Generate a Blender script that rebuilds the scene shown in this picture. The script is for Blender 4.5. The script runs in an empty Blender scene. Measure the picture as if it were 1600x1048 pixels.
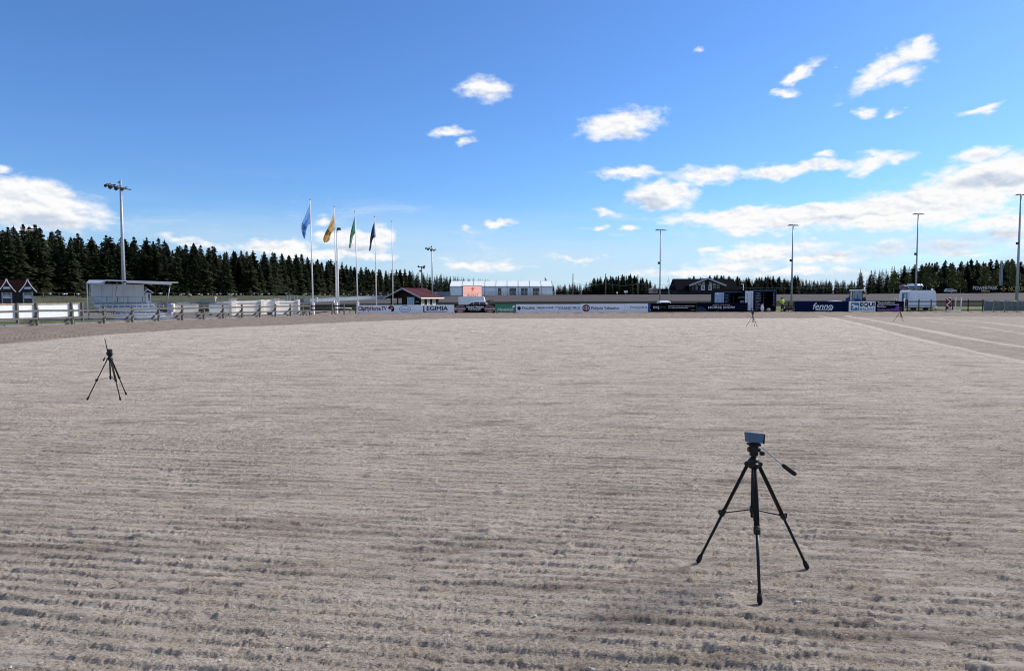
import bpy, bmesh, math, random
import numpy as np
from mathutils import Vector, Matrix
random.seed(7)
RNG = np.random.default_rng(11)
scene = bpy.context.scene
COL = scene.collection
R = math.radians

# ---------------------------------------------------------------- camera
CAM_H, FPX, PITCH = 1.72, 1070.0, math.atan(60 / 1070.0)
cam_data = bpy.data.cameras.new('camera')
cam_data.sensor_width = 36.0
cam_data.lens = 36.0 * FPX / 1600.0
cam_data.clip_start = 0.1
cam_data.clip_end = 9000
cam = bpy.data.objects.new('camera', cam_data)
COL.objects.link(cam)
cam.location = (0, 0, CAM_H)
cam.rotation_euler = (R(90) - PITCH, 0, 0)
scene.camera = cam

def ray(px, py):
    f, u = px - 800.0, 524.0 - py
    return Vector((f, FPX * math.cos(PITCH) + u * math.sin(PITCH), -FPX * math.sin(PITCH) + u * math.cos(PITCH)))
def at(px, py, Y):
    """world point at depth Y seen at photograph position (px, py)"""
    d = ray(px, py)
    return Vector((d.x * Y / d.y, Y, CAM_H + d.z * Y / d.y))
def on_ground(px, py, z=0.0):
    d = ray(px, py)
    s = (z - CAM_H) / d.z
    return Vector((d.x * s, d.y * s, z))
def zat(py, Y):
    return at(800, py, Y).z
def xat(px, Y, py=470):
    return at(px, py, Y).x

# ---------------------------------------------------------------- light
SUN_AZ, SUN_EL = R(60), R(34)          # azimuth clockwise from the view direction (+Y)
sun_dir = Vector((math.sin(SUN_AZ) * math.cos(SUN_EL), math.cos(SUN_AZ) * math.cos(SUN_EL), math.sin(SUN_EL)))
sl = bpy.data.lights.new('sun', 'SUN')
sl.energy = 2.7
sl.angle = R(13)
sl.color = (1.0, 0.95, 0.89)
sun = bpy.data.objects.new('sun', sl)
COL.objects.link(sun)
sun.location = (60, 40, 60)
sun.rotation_euler = sun_dir.to_track_quat('Z', 'Y').to_euler()
scene.view_settings.view_transform = 'Standard'
scene.view_settings.look = 'None'
scene.view_settings.exposure = 1.0
scene.view_settings.gamma = 1.0
scene.view_settings.use_curve_mapping = False
scene.cycles.filter_width = 1.05
scene.cycles.use_denoising = True
scene.cycles.denoising_prefilter = 'ACCURATE'
scene.cycles.denoising_input_passes = 'RGB_ALBEDO_NORMAL'
scene.cycles.use_adaptive_sampling = False

# ---------------------------------------------------------------- sky
world = bpy.data.worlds.new('World')
scene.world = world
world.use_nodes = True
wt = world.node_tree
wt.nodes.clear()
def N(tree, kind, **kw):
    n = tree.nodes.new(kind)
    for k, v in kw.items():
        setattr(n, k, v)
    return n
def val(tree, sock, v):
    if hasattr(v, 'is_output'):
        tree.links.new(v, sock)
    elif v is not None:
        sock.default_value = v
def math_(tree, op, a, b=None, c=None, clamp=False):
    n = N(tree, 'ShaderNodeMath', operation=op, use_clamp=clamp)
    val(tree, n.inputs[0], a); val(tree, n.inputs[1], b)
    if c is not None: val(tree, n.inputs[2], c)
    return n.outputs[0]
def maprange(tree, v, a, b, c=0.0, d=1.0, smooth=True):
    n = N(tree, 'ShaderNodeMapRange', interpolation_type='SMOOTHSTEP' if smooth else 'LINEAR')
    n.clamp = True
    val(tree, n.inputs['Value'], v)
    for nm, x in (('From Min', a), ('From Max', b), ('To Min', c), ('To Max', d)):
        val(tree, n.inputs[nm], x)
    return n.outputs[0]
def mixc(tree, fac, a, b, blend='MIX'):
    n = N(tree, 'ShaderNodeMix', data_type='RGBA', blend_type=blend)
    val(tree, n.inputs[0], fac)
    val(tree, n.inputs[6], a if hasattr(a, 'is_output') else (*a, 1)); val(tree, n.inputs[7], b if hasattr(b, 'is_output') else (*b, 1))
    return n.outputs[2]
def noise_(tree, vec, scale, detail=6, rough=0.55, dist=0.0, lac=2.0):
    n = N(tree, 'ShaderNodeTexNoise')
    if vec is not None: tree.links.new(vec, n.inputs['Vector'])
    n.inputs['Scale'].default_value = scale
    n.inputs['Detail'].default_value = detail
    n.inputs['Roughness'].default_value = rough
    n.inputs['Distortion'].default_value = dist
    n.inputs['Lacunarity'].default_value = lac
    return n.outputs['Fac']
def vmath(tree, op, a, b=None):
    n = N(tree, 'ShaderNodeVectorMath', operation=op)
    val(tree, n.inputs[0], a); val(tree, n.inputs[1], b)
    return n.outputs['Value'] if op in ('LENGTH', 'DOT_PRODUCT') else n.outputs[0]

def build_sky():
    t = wt
    sky = N(t, 'ShaderNodeTexSky', sky_type='NISHITA')
    sky.sun_disc = False
    sky.sun_elevation = SUN_EL
    sky.sun_rotation = SUN_AZ
    sky.altitude = 0
    sky.air_density = 1.0
    sky.dust_density = 0.3
    sky.ozone_density = 3.0
    tc = N(t, 'ShaderNodeTexCoord')
    sep = N(t, 'ShaderNodeSeparateXYZ')
    t.links.new(tc.outputs['Generated'], sep.inputs[0])
    x, y, z = sep.outputs
    az = math_(t, 'MULTIPLY', math_(t, 'ARCTAN2', x, y), 57.29578)
    el = math_(t, 'MULTIPLY', math_(t, 'ARCSINE', z), 57.29578)
    ae = N(t, 'ShaderNodeCombineXYZ')
    t.links.new(az, ae.inputs[0]); t.links.new(el, ae.inputs[1])
    def azel(px, py):
        d = ray(px, py).normalized()
        return math.degrees(math.atan2(d.x, d.y)), math.degrees(math.asin(d.z))
    # cumulus banks: (direction as seen in the photograph, half sizes, tilt, strength)
    blobs = [
        (760, 136, 58, 27, -5, .82), (702, 208, 40, 11, 0, .75), (732, 223, 20, 7, 0, .7), (968, 195, 84, 31, 2, 1.15),
        (1385, 106, 96, 30, 24, 1.05), (1438, 70, 30, 22, 30, .9), (1402, 122, 58, 20, 8, 1.0), (1255, 114, 44, 17, 25, .95),
        (1226, 147, 32, 9, 0, .85), (1300, 104, 14, 8, 10, .5), (1358, 179, 28, 11, 4, .85), (1408, 176, 12, 7, 0, .5), (1530, 172, 52, 11, 10, .9),
        (985, 272, 68, 15, -3, .95), (1120, 272, 100, 18, 0, 1.05), (1240, 266, 140, 15, 3, 1.0), (1370, 250, 64, 21, 12, .95),
        (1036, 304, 66, 31, -4, 1.25), (951, 330, 33, 10, -4, .9), (946, 356, 18, 5, 0, .6), (988, 358, 28, 6, 0, .7),
        (1093, 77, 11, 6, 0, .5), (1281, 242, 30, 6, 0, .5), (1575, 268, 110, 48, 8, 1.35), (1540, 240, 74, 17, 8, 1.0),
        (1470, 300, 150, 26, 6, 1.1), (1350, 322, 190, 20, 7, 1.05), (1150, 338, 160, 17, 0, 1.05), (1250, 330, 110, 16, 5, 1.0),
        (1420, 340, 260, 22, 2, .95), (1560, 350, 140, 18, 0, 1.0), (1565, 370, 54, 12, 0, .9), (1230, 386, 112, 15, 0, 1.0), (1420, 322, 300, 38, 6, 1.3), (1180, 338, 150, 22, 3, 1.15), (1530, 275, 130, 40, 8, 1.3), (1250, 345, 190, 24, 2, 1.0), (1460, 383, 190, 24, 0, .62), (1180, 400, 150, 16, 0, .9), (1290, 405, 130, 14, 0, .85), (560, 385, 60, 20, 0, 1.0), (1090, 425, 140, 9, 0, .8),
        (1190, 362, 110, 9, 0, .75), (1100, 391, 36, 8, 0, .8), (1160, 414, 120, 10, 0, .8), (1240, 424, 130, 10, 0, .85), (1500, 398, 120, 8, 0, .6),
        (782, 350, 26, 10, 0, 1.0), (725, 357, 11, 7, 0, .5), (60, 322, 130, 52, -6, 1.4), (15, 302, 74, 27, -4, 1.2),
        (5, 264, 18, 15, 0, .6), (420, 388, 110, 15, 3, 1.0), (300, 381, 80, 9, -8, .75), (505, 346, 22, 11, 0, .75),
        (545, 374, 70, 18, 0, 1.15), (594, 368, 24, 17, 0, 1.05), (578, 403, 48, 11, 0, .95), (480, 398, 80, 15, 0, 1.0),
        (735, 416, 46, 13, 0, .95), (800, 414, 60, 7, 0, .55), (900, 405, 90, 8, 0, .55), (700, 406, 50, 5, 0, .4),
        # the same fair-weather cumulus carries on beyond the frame
        (-260, 330, 150, 40, 0, 1.1), (-600, 250, 190, 40, 0, 1.0), (1850, 250, 220, 55, 6, 1.2), (2250, 320, 320, 60, 0, 1.2), (1800, 340, 170, 26, 0, 1.1), (500, -160, 120, 40, 10, .8), (1250, -220, 190, 50, 15, .9),
    ]
    greys = [(1460, 388, 180, 22, 0, .7), (1555, 280, 95, 20, 2, 1.0), (1010, 315, 42, 16, -4, 1.0), (985, 210, 50, 12, 0, .6), (1340, 338, 150, 7, 4, .5), (60, 345, 110, 20, 0, .7), (545, 388, 70, 8, 0, .8), (1500, 372, 130, 9, 0, .9), (1560, 392, 90, 8, 0, .7), (1280, 398, 90, 6, 0, .7)]
    def scaled(sx, sy, sz, loc=(0, 0, 0)):
        m = N(t, 'ShaderNodeMapping'); t.links.new(tc.outputs['Generated'], m.inputs['Vector'])
        m.inputs['Scale'].default_value = (sx, sy, sz); m.inputs['Location'].default_value = loc
        return m.outputs[0]
    warp = ae.outputs[0]
    for sc_, amp in ((14, (2.8, 1.2, 0)), (45, (1.3, .8, 0))):
        nn = N(t, 'ShaderNodeTexNoise'); t.links.new(scaled(1, 1, 2.0), nn.inputs['Vector'])
        nn.inputs['Scale'].default_value = sc_; nn.inputs['Detail'].default_value = 3
        off = vmath(t, 'MULTIPLY', vmath(t, 'SUBTRACT', nn.outputs['Color'], (.5, .5, .5)), amp)
        warp = vmath(t, 'ADD', warp, off)
    def field(items):
        out = None
        for px, py, rx, ry, rot, w in items:
            a0, e0 = azel(px, py)
            ra = abs(azel(px + rx, py)[0] - a0)
            re = abs(azel(px, py - ry)[1] - e0)
            m = N(t, 'ShaderNodeMapping', vector_type='TEXTURE')
            if out is None:
                t.links.new(warp, m.inputs['Vector'])
            else:                       # chained so that the shader is evaluated one cloud after the other
                ma = N(t, 'ShaderNodeVectorMath', operation='MULTIPLY_ADD')
                t.links.new(out, ma.inputs[0]); ma.inputs[1].default_value = (1e-7, 1e-7, 0); t.links.new(warp, ma.inputs[2])
                t.links.new(ma.outputs[0], m.inputs['Vector'])
            m.inputs['Location'].default_value = (a0, e0, 0)
            m.inputs['Rotation'].default_value = (0, 0, R(rot))
            m.inputs['Scale'].default_value = (ra, re, 1)
            ln = vmath(t, 'LENGTH', m.outputs[0])
            v = math_(t, 'MULTIPLY_ADD', ln, -w * 1.3, w * 1.3)
            out = v if out is None else math_(t, 'MAXIMUM', out, v)
        return out
    F = field(blobs)
    st = N(t, 'ShaderNodeMapping')
    t.links.new(tc.outputs['Generated'], st.inputs['Vector'])
    st.inputs['Scale'].default_value = (1, 1, 2.0)
    n1 = noise_(t, st.outputs[0], 24, 7, .58, .2)
    up = N(t, 'ShaderNodeMapping')
    t.links.new(tc.outputs['Generated'], up.inputs['Vector'])
    up.inputs['Scale'].default_value = (1, 1, 2.0)
    up.inputs['Location'].default_value = (0.003, 0, 0.008)
    n2 = noise_(t, up.outputs[0], 24, 7, .58, .2)
    # unseen cumulus over the rest of the sky, cover raised to whiten the fill light
    n0 = noise_(t, st.outputs[0], 2.6, 3, .5)
    off_frame = math_(t, 'MAXIMUM', maprange(t, math_(t, 'ABSOLUTE', az), 42, 60), maprange(t, el, 32, 48))
    gen = math_(t, 'MULTIPLY', maprange(t, n0, .45, .66, 0, .9), off_frame)
    F = math_(t, 'MAXIMUM', F, math_(t, 'ADD', gen, math_(t, 'MULTIPLY_ADD', off_frame, .5, -.62)))
    Fc = math_(t, 'MAXIMUM', F, -.62)
    dens = math_(t, 'ADD', Fc, math_(t, 'MULTIPLY', math_(t, 'SUBTRACT', n1, .58), 2.1))
    alpha = maprange(t, dens, -.10, .72)
    above = math_(t, 'GREATER_THAN', el, 0.0)
    # light from the upper right, grey bellies
    relief = math_(t, 'MULTIPLY', math_(t, 'SUBTRACT', n2, n1), 3.2)
    G = maprange(t, math_(t, 'ADD', field(greys), math_(t, 'MULTIPLY', math_(t, 'SUBTRACT', n1, .5), .9)), 0, .75)
    core = maprange(t, dens, .35, 1.1)
    shade = math_(t, 'ADD', math_(t, 'ADD', math_(t, 'MULTIPLY', G, .75), math_(t, 'MULTIPLY', core, .10)), relief, clamp=True)
    ccol = mixc(t, shade, (.49, .49, .49), (.285, .325, .39))
    base = mixc(t, 1.0, sky.outputs[0], (SKY_K[0], SKY_K[1], SKY_K[2]), 'MULTIPLY')
    # thin milky veil low over the horizon
    st2 = N(t, 'ShaderNodeMapping')
    t.links.new(tc.outputs['Generated'], st2.inputs['Vector'])
    st2.inputs['Scale'].default_value = (1, 1, 7)
    nv = noise_(t, st2.outputs[0], 3.5, 6, .6, .3)
    veil = math_(t, 'MULTIPLY', maprange(t, el, .5, 9.0, 1, 0), maprange(t, nv, .34, .60, .35, 1.0))
    base = mixc(t, veil, base, (.300, .385, .465))
    # fine torn wisps in between
    nw = noise_(t, scaled(1, 1, 3.6), 7.5, 8, .68, .8)
    wisp = math_(t, 'MULTIPLY', maprange(t, nw, .53, .80, 0, .55), maprange(t, el, 3, 11, 1, 0))
    base = mixc(t, math_(t, 'MULTIPLY', wisp, above), base, (.46, .47, .49))
    col = mixc(t, math_(t, 'MULTIPLY', alpha, above), base, ccol)
    bg = N(t, 'ShaderNodeBackground')
    t.links.new(col, bg.inputs['Color'])
    bg.inputs['Strength'].default_value = 1.0
    out = N(t, 'ShaderNodeOutputWorld')
    t.links.new(bg.outputs[0], out.inputs[0])
SKY_K = (0.0365, 0.0545, 0.079)         # strength of the Nishita sky (about 0.055), a little bluer
build_sky()

# ---------------------------------------------------------------- helpers
def tag(o, label=None, cat=None, group=None, kind=None):
    if label: o['label'] = label
    if cat: o['category'] = cat
    if group: o['group'] = group
    if kind: o['kind'] = kind
    return o
def thing(name, label, cat, loc=(0, 0, 0), rz=0.0, group=None):
    o = bpy.data.objects.new(name, None)
    o.empty_display_size = .3
    COL.objects.link(o)
    o.location = loc
    o.rotation_euler = (0, 0, rz)
    return tag(o, label, cat, group)
def copy_tree(o, parent=None):
    c = o.copy()
    COL.objects.link(c)
    c.parent = parent
    for ch in list(o.children):
        copy_tree(ch, c)
    return c

class MB:
    """collects boxes, bars, tubes and faces in one mesh"""
    def __init__(s):
        s.v, s.f, s.sm = [], [], []
    def face(s, pts, smooth=False):
        b = len(s.v)
        s.v += [tuple(p) for p in pts]
        s.f.append(tuple(range(b, b + len(pts)))); s.sm.append(smooth)
        return s
    def box(s, x0, x1, y0, y1, z0, z1, bev=0.0, M=None):
        bm = bmesh.new()
        bmesh.ops.create_cube(bm, size=1)
        for v in bm.verts:
            v.co = Vector(((x0 + x1) / 2 + v.co.x * (x1 - x0), (y0 + y1) / 2 + v.co.y * (y1 - y0), (z0 + z1) / 2 + v.co.z * (z1 - z0)))
        if bev > 0:
            bmesh.ops.bevel(bm, geom=bm.edges[:], offset=bev, segments=2, affect='EDGES', profile=.5)
        return s.add(bm, M)
    def add(s, bm, M=None, smooth=False):
        b = len(s.v)
        bm.verts.ensure_lookup_table(); bm.verts.index_update()
        for v in bm.verts:
            s.v.append(tuple(M @ v.co) if M else tuple(v.co))
        for f in bm.faces:
            s.f.append(tuple(b + v.index for v in f.verts)); s.sm.append(smooth)
        bm.free()
        return s
    def tube(s, pts, rad, n=8, cap=True, smooth=True, flat=1.0):
        pts = [Vector(p) for p in pts]
        rads = rad if isinstance(rad, (list, tuple)) else [rad] * len(pts)
        b = len(s.v)
        prev = None
        for i, p in enumerate(pts):
            d = (pts[min(i + 1, len(pts) - 1)] - pts[max(i - 1, 0)]).normalized()
            a = d.cross(Vector((0, 0, 1)))
            if a.length < 1e-4: a = d.cross(Vector((0, 1, 0)))
            a.normalize()
            if prev is not None and a.dot(prev) < 0: a = -a
            prev = a
            c = d.cross(a).normalized()
            for k in range(n):
                th = 2 * math.pi * (k + .5) / n
                s.v.append(tuple(p + (a * math.cos(th) + c * math.sin(th) * flat) * rads[i]))
        for i in range(len(pts) - 1):
            for k in range(n):
                q = (k + 1) % n
                s.f.append((b + i * n + k, b + i * n + q, b + (i + 1) * n + q, b + (i + 1) * n + k)); s.sm.append(smooth)
        if cap:
            s.f.append(tuple(b + k for k in range(n))[::-1]); s.sm.append(False)
            s.f.append(tuple(b + (len(pts) - 1) * n + k for k in range(n))); s.sm.append(False)
        return s
    def bar(s, p, q, w, h):
        """rectangular bar from p to q, w wide across, h high"""
        p, q = Vector(p), Vector(q)
        d = (q - p).normalized()
        a = d.cross(Vector((0, 0, 1)))
        if a.length < 1e-4: a = Vector((1, 0, 0))
        a.normalize()
        c = a.cross(d).normalized()
        cs = [(-w / 2, -h / 2), (w / 2, -h / 2), (w / 2, h / 2), (-w / 2, h / 2)]
        b = len(s.v)
        for e in (p, q):
            for i, j in cs: s.v.append(tuple(e + a * i + c * j))
        for k in range(4):
            s.f.append((b + k, b + (k + 1) % 4, b + 4 + (k + 1) % 4, b + 4 + k)); s.sm.append(False)
        s.f.append((b + 3, b + 2, b + 1, b)); s.f.append((b + 4, b + 5, b + 6, b + 7)); s.sm += [False, False]
        return s
    def prism(s, outline, y0, y1, axis='y'):
        """outline [(a, z)] extruded along an axis"""
        f = (lambda a, z, e: (a, e, z)) if axis == 'y' else ((lambda a, z, e: (e, a, z)) if axis == 'x' else (lambda a, z, e: (a, z, e)))
        b, n = len(s.v), len(outline)
        for e in (y0, y1):
            for a, z in outline: s.v.append(f(a, z, e))
        for k in range(n):
            s.f.append((b + k, b + (k + 1) % n, b + n + (k + 1) % n, b + n + k)); s.sm.append(False)
        s.f.append(tuple(b + k for k in range(n))[::-1]); s.f.append(tuple(b + n + k for k in range(n))); s.sm += [False, False]
        return s
    def ball(s, c, r, sx=1, sy=1, sz=1, seg=12, ring=8):
        bm = bmesh.new()
        bmesh.ops.create_uvsphere(bm, u_segments=seg, v_segments=ring, radius=1)
        return s.add(bm, Matrix.Translation(c) @ Matrix.Diagonal((r * sx, r * sy, r * sz, 1)), True)
    def mesh(s, name, mat):
        me = bpy.data.meshes.new(name)
        me.from_pydata(s.v, [], s.f)
        me.polygons.foreach_set('use_smooth', s.sm)
        bm = bmesh.new(); bm.from_mesh(me)
        bmesh.ops.recalc_face_normals(bm, faces=bm.faces[:])
        bm.to_mesh(me); bm.free()
        if mat: me.materials.append(mat)
        me.update()
        return me
    def build(s, name, mat, parent=None, loc=None, rot=None):
        o = bpy.data.objects.new(name, s.mesh(name, mat))
        COL.objects.link(o)
        o.parent = parent
        if loc is not None: o.location = loc
        if rot is not None: o.rotation_euler = rot
        return o

MATS = {}
def mat(name, col, rough=.6, metal=0.0, var=.12, scale=4.0, bump=0.0, bscale=40.0, spec=.22, stretch=None, emit=None, estr=1.0):
    if name in MATS: return MATS[name]
    m = bpy.data.materials.new(name)
    m.use_nodes = True
    t = m.node_tree
    b = t.nodes['Principled BSDF']
    b.inputs['Roughness'].default_value = rough
    b.inputs['Metallic'].default_value = metal
    b.inputs['Specular IOR Level'].default_value = spec
    tc = N(t, 'ShaderNodeTexCoord')
    mp = N(t, 'ShaderNodeMapping')
    t.links.new(tc.outputs['Object'], mp.inputs['Vector'])
    if stretch: mp.inputs['Scale'].default_value = stretch
    n = noise_(t, mp.outputs[0], scale, 6, .6)
    dark = tuple(c * (1 - var) for c in col); light = tuple(min(1, c * (1 + var)) for c in col)
    c = mixc(t, maprange(t, n, .3, .7), dark, light)
    t.links.new(c, b.inputs['Base Color'])
    if emit:
        b.inputs['Emission Color'].default_value = (*emit, 1)
        b.inputs['Emission Strength'].default_value = estr
    if bump:
        bn = N(t, 'ShaderNodeBump')
        bn.inputs['Strength'].default_value = 1.0
        bn.inputs['Distance'].default_value = bump
        t.links.new(noise_(t, mp.outputs[0], bscale, 5, .6), bn.inputs['Height'])
        t.links.new(bn.outputs[0], b.inputs['Normal'])
    MATS[name] = m
    return m

# ---------------------------------------------------------------- numpy noise
_perm = RNG.permutation(4096).astype(np.int64)
_gang = RNG.random(4096) * 2 * np.pi
_gx, _gy = np.cos(_gang), np.sin(_gang)
def perlin(x, y):
    xi, yi = np.floor(x).astype(np.int64), np.floor(y).astype(np.int64)
    fx, fy = x - xi, y - yi
    u, v = fx * fx * fx * (fx * (fx * 6 - 15) + 10), fy * fy * fy * (fy * (fy * 6 - 15) + 10)
    def g(ix, iy, dx, dy):
        h = _perm[(_perm[ix & 4095] + iy) & 4095]
        return _gx[h] * dx + _gy[h] * dy
    a, b = g(xi, yi, fx, fy), g(xi + 1, yi, fx - 1, fy)
    c, d = g(xi, yi + 1, fx, fy - 1), g(xi + 1, yi + 1, fx - 1, fy - 1)
    return ((a + (b - a) * u) + ((c + (d - c) * u) - (a + (b - a) * u)) * v) * 1.5
def fbm(x, y, o=4, g=.5):
    r, a = 0, 1.0
    for k in range(o):
        r = r + a * perlin(x * 2 ** k + 17.3 * k, y * 2 ** k - 9.1 * k); a *= g
    return r

# ---------------------------------------------------------------- ground
def polyline(pts_px):
    return [on_ground(*p) for p in pts_px]
def dist_poly(x, y, pts):
    """signed distance to a polyline (positive on its right) and the run along it"""
    best = np.full(x.shape, 1e9); sgn = np.zeros(x.shape); run = np.zeros(x.shape)
    acc = 0.0
    for a, b in zip(pts[:-1], pts[1:]):
        dx, dy = b.x - a.x, b.y - a.y
        L = math.hypot(dx, dy)
        tt = np.clip(((x - a.x) * dx + (y - a.y) * dy) / (L * L), 0, 1)
        ex, ey = x - (a.x + tt * dx), y - (a.y + tt * dy)
        d = np.hypot(ex, ey)
        cr = (x - a.x) * dy - (y - a.y) * dx
        m = d < best
        best = np.where(m, d, best); sgn = np.where(m, np.sign(cr), sgn); run = np.where(m, acc + tt * L, run)
        acc += L
    return best * sgn, run
def sstep(v, a, b):
    t = np.clip((v - a) / (b - a), 0, 1)
    return t * t * (3 - 2 * t)

LEFT_EDGE = [Vector((-60, -70, 0))] + polyline([(-150, 552), (0, 537), (190, 520.5), (300, 513.5), (450, 507), (560, 502.5), (690, 497.6)])
FAR_EDGE = polyline([(690, 497.6), (900, 497.2), (1100, 497), (1300, 496.6)])
RIGHT_EDGE = polyline([(1278, 493.0), (1300, 496.5), (1338, 505), (1425, 528), (1513, 548), (1600, 565.5), (1800, 606)])
LINE2 = polyline([(1320, 492.6), (1338, 496), (1360, 499.6), (1425, 511.7), (1513, 529), (1600, 542), (1800, 571)])
LINE3 = polyline([(1447, 501), (1535, 510.6), (1600, 521.6), (1800, 556)])
LINE4 = polyline([(1440, 496), (1540, 503), (1600, 510.0), (1800, 532)])

def build_sand():
    ys = [2.35]
    while ys[-1] < 84:
        y = ys[-1]
        ys.append(y + max(.0027 * y, .00034 * y * y))
    ys = np.array(ys)
    NX = 1080
    u = np.linspace(-1, 1, NX)
    Y = np.repeat(ys[:, None], NX, 1)
    X = u[None, :] * (01.0 * Y + 1.4)
    left, lrun = dist_poly(X, Y, LEFT_EDGE)
    far, _ = dist_poly(X, Y, FAR_EDGE)
    right, rrun = dist_poly(X, Y, RIGHT_EDGE)
    wob = .35 * fbm(X * .35, Y * .35, 3)
    inside = np.minimum(np.minimum(left, right), far) + wob * .5
    wob = wob + .5 * perlin(X * 1.3, Y * .5) + .25 * perlin(X * 4, Y * 2)
    zone = 1 - sstep(inside + .35 * wob, -.6, .6)                     # 1 = freshly raked track, 0 = harrowed arena
    zone = zone * np.where((right < left) & (right < far + 2), .55, 1.0)
    line = np.zeros_like(X)
    for P, w, k in ((RIGHT_EDGE, .30, 1.0), (LINE2, .40, .9), (LINE3, .26, .6), (LINE4, .45, .6)):
        d, r = dist_poly(X, Y, P)
        ww = w * (1 + .35 * perlin(r * .4, r * 0 + 3.3 * w))
        line = np.maximum(line, k * (1 - sstep(np.abs(d + .1 * wob), ww * .45, ww)) * (.88 + .3 * perlin(X * 1.1, Y * .8)))
    # --- relief: harrow furrows, crumbs, small smeared plates
    P = Y + .15 * X + .05 * fbm(X * .5, Y * .5, 2) + .05 * perlin(X * .22, Y * .3) + .016 * fbm(X * 4.5, Y * 5.5, 2)
    Pr = P + .0075 * fbm(X * 13 + Y * 4, Y * 15, 3) + .0055 * perlin(X * 47, Y * 47)
    amp = sstep(fbm(X * .45 + 4, Y * 1.3, 3), -.6, .6)
    brk = .84 + .16 * sstep(perlin(X * 3.1 + 9, Y * 7.5), -.45, .35)
    fur = .5 + .5 * np.sin(2 * np.pi * P / .125)
    lee = .5 + .5 * np.sin(2 * np.pi * P / .125 + 1.1)
    fur2 = .5 + .5 * np.sin(2 * np.pi * (P + .03 * perlin(X * 1.7, Y * 2.1)) / .375 + 1.7)
    ph = np.mod(Pr / .125, 1.0)
    saw = np.where(ph < .2, ph / .2, (1 - ph) / .8); saw = saw * saw * (3 - 2 * saw) * .5 + saw * .5
    h = saw * .0205 * (.60 + .40 * amp) * brk + fur2 * .008 + .011 * perlin(X * .75, P * 3.4) + .016 * perlin(X * .38 + 7, P * 1.5)
    cl1 = fbm(X * 6 + Y * 2.2, Y * 13 - X * 1.2, 3)
    cl2 = 1.6 * np.abs(perlin(X * 21 + Y * 9, Y * 44 - X * 7))
    cl3 = 1.6 * np.abs(perlin(X * 52 + Y * 17, Y * 92 - X * 15))
    cl4 = perlin(X * 95, Y * 130)
    flat = sstep(fbm(X * 3.6 + 31, Y * 8.5 + 7, 3), .26, .50) * sstep(perlin(X * .55 + 3, Y * .7 + 5), -.4, .3)
    rough_amp = (1 - .8 * flat)
    h = h + rough_amp * (cl1 * .0050 + (cl2 - .45) * .0070 * (.6 + amp * .5) + (cl3 - .45) * .0080 + cl4 * .0046) + .006 * flat
    h += .016 * fbm(X * .5, Y * .5, 2)
    # hoof prints and kicked lumps
    rg = np.random.default_rng(5)
    for k in range(190):
        yy = 2.6 + 17 * rg.random() ** 1.5
        xx = (rg.random() * 2 - 1) * (.8 * yy)
        r = .035 + .05 * rg.random()
        sel_y = np.where((ys > yy - .3) & (ys < yy + .3))[0]
        if not len(sel_y): continue
        i0, i1 = sel_y[0], sel_y[-1] + 1
        c0 = int(max(0, ((xx - .3) / (1.0 * yy + 1.4) + 1) / 2 * (NX - 1) - 2)); c1 = int(min(NX, ((xx + .3) / (1.0 * yy + 1.4) + 1) / 2 * (NX - 1) + 3))
        dx, dy = X[i0:i1, c0:c1] - xx, Y[i0:i1, c0:c1] - yy
        q = np.hypot(dx, dy) / r
        if rg.random() < .55:
            q = q * (1 + .5 * perlin(X[i0:i1, c0:c1] * 22, Y[i0:i1, c0:c1] * 22)); h[i0:i1, c0:c1] += -.013 * np.exp(-q ** 2) + .005 * np.exp(-((q - 1.5) / .45) ** 2)
        else:
            h[i0:i1, c0:c1] += (.008 + .010 * rg.random()) * np.exp(-(q * (1.5 + .6 * perlin(X[i0:i1, c0:c1] * 25, Y[i0:i1, c0:c1] * 25))) ** 4)
    # dragged furrow rows seen in the middle distance
    for (x0, x1, yy, dep) in ((3.5, 8.3, 12.6, .035), (-4.5, 1.0, 19.2, .05), (2.2, 9.0, 19.4, .03), (9.2, 12.5, 12.3, .04)):
        m = sstep(X, x0, x0 + .8) * (1 - sstep(X, x1 - .8, x1))
        q = (Y - yy + .04 * (X - x0) + .08 * perlin(X * .8, X * 0)) / .07
        h -= dep * m * np.exp(-q * q) * (.5 + .9 * np.clip(perlin(X * 2.3, Y), 0, 1))
    # raked track: low parallel ridges following its edges
    rk = np.where(right < .5, right, left)
    raked = .010 * np.sin(2 * np.pi * (rk + .06 * wob) / .22) + .018 * np.sin(2 * np.pi * (rk + .1 * wob) / 1.15) + .006 * cl1
    h = h * (1 - zone) + raked * zone - .01 * zone + .02 * line
    Z = h - h.mean()
    for n, (cx, cy, rr) in enumerate(FEET):
        m = np.exp(-(((X - cx) ** 2 + (Y - cy) ** 2) / rr ** 2) ** 2)
        Z = Z * (1 - m) + m * -.004
    nr = len(ys)
    co = np.stack([X, Y, Z], -1).reshape(-1, 3)
    idx = np.arange(nr * NX).reshape(nr, NX)
    q = np.stack([idx[:-1, :-1], idx[:-1, 1:], idx[1:, 1:], idx[1:, :-1]], -1).reshape(-1, 4)
    me = bpy.data.meshes.new('arena_sand')
    me.vertices.add(len(co)); me.vertices.foreach_set('co', co.astype(np.float32).ravel())
    me.loops.add(q.size); me.loops.foreach_set('vertex_index', q.astype(np.int32).ravel())
    me.polygons.add(len(q)); me.polygons.foreach_set('loop_start', np.arange(0, q.size, 4, dtype=np.int32))
    me.polygons.foreach_set('use_smooth', np.ones(len(q), bool))
    for nm, a in (('zone', zone), ('line', line), ('plate', flat)):
        at_ = me.attributes.new(nm, 'FLOAT', 'POINT'); at_.data.foreach_set('value', a.astype(np.float32).ravel())
    me.update(); me.validate()
    m = bpy.data.materials.new('sand'); m.use_nodes = True
    t = m.node_tree; b = t.nodes['Principled BSDF']
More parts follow.
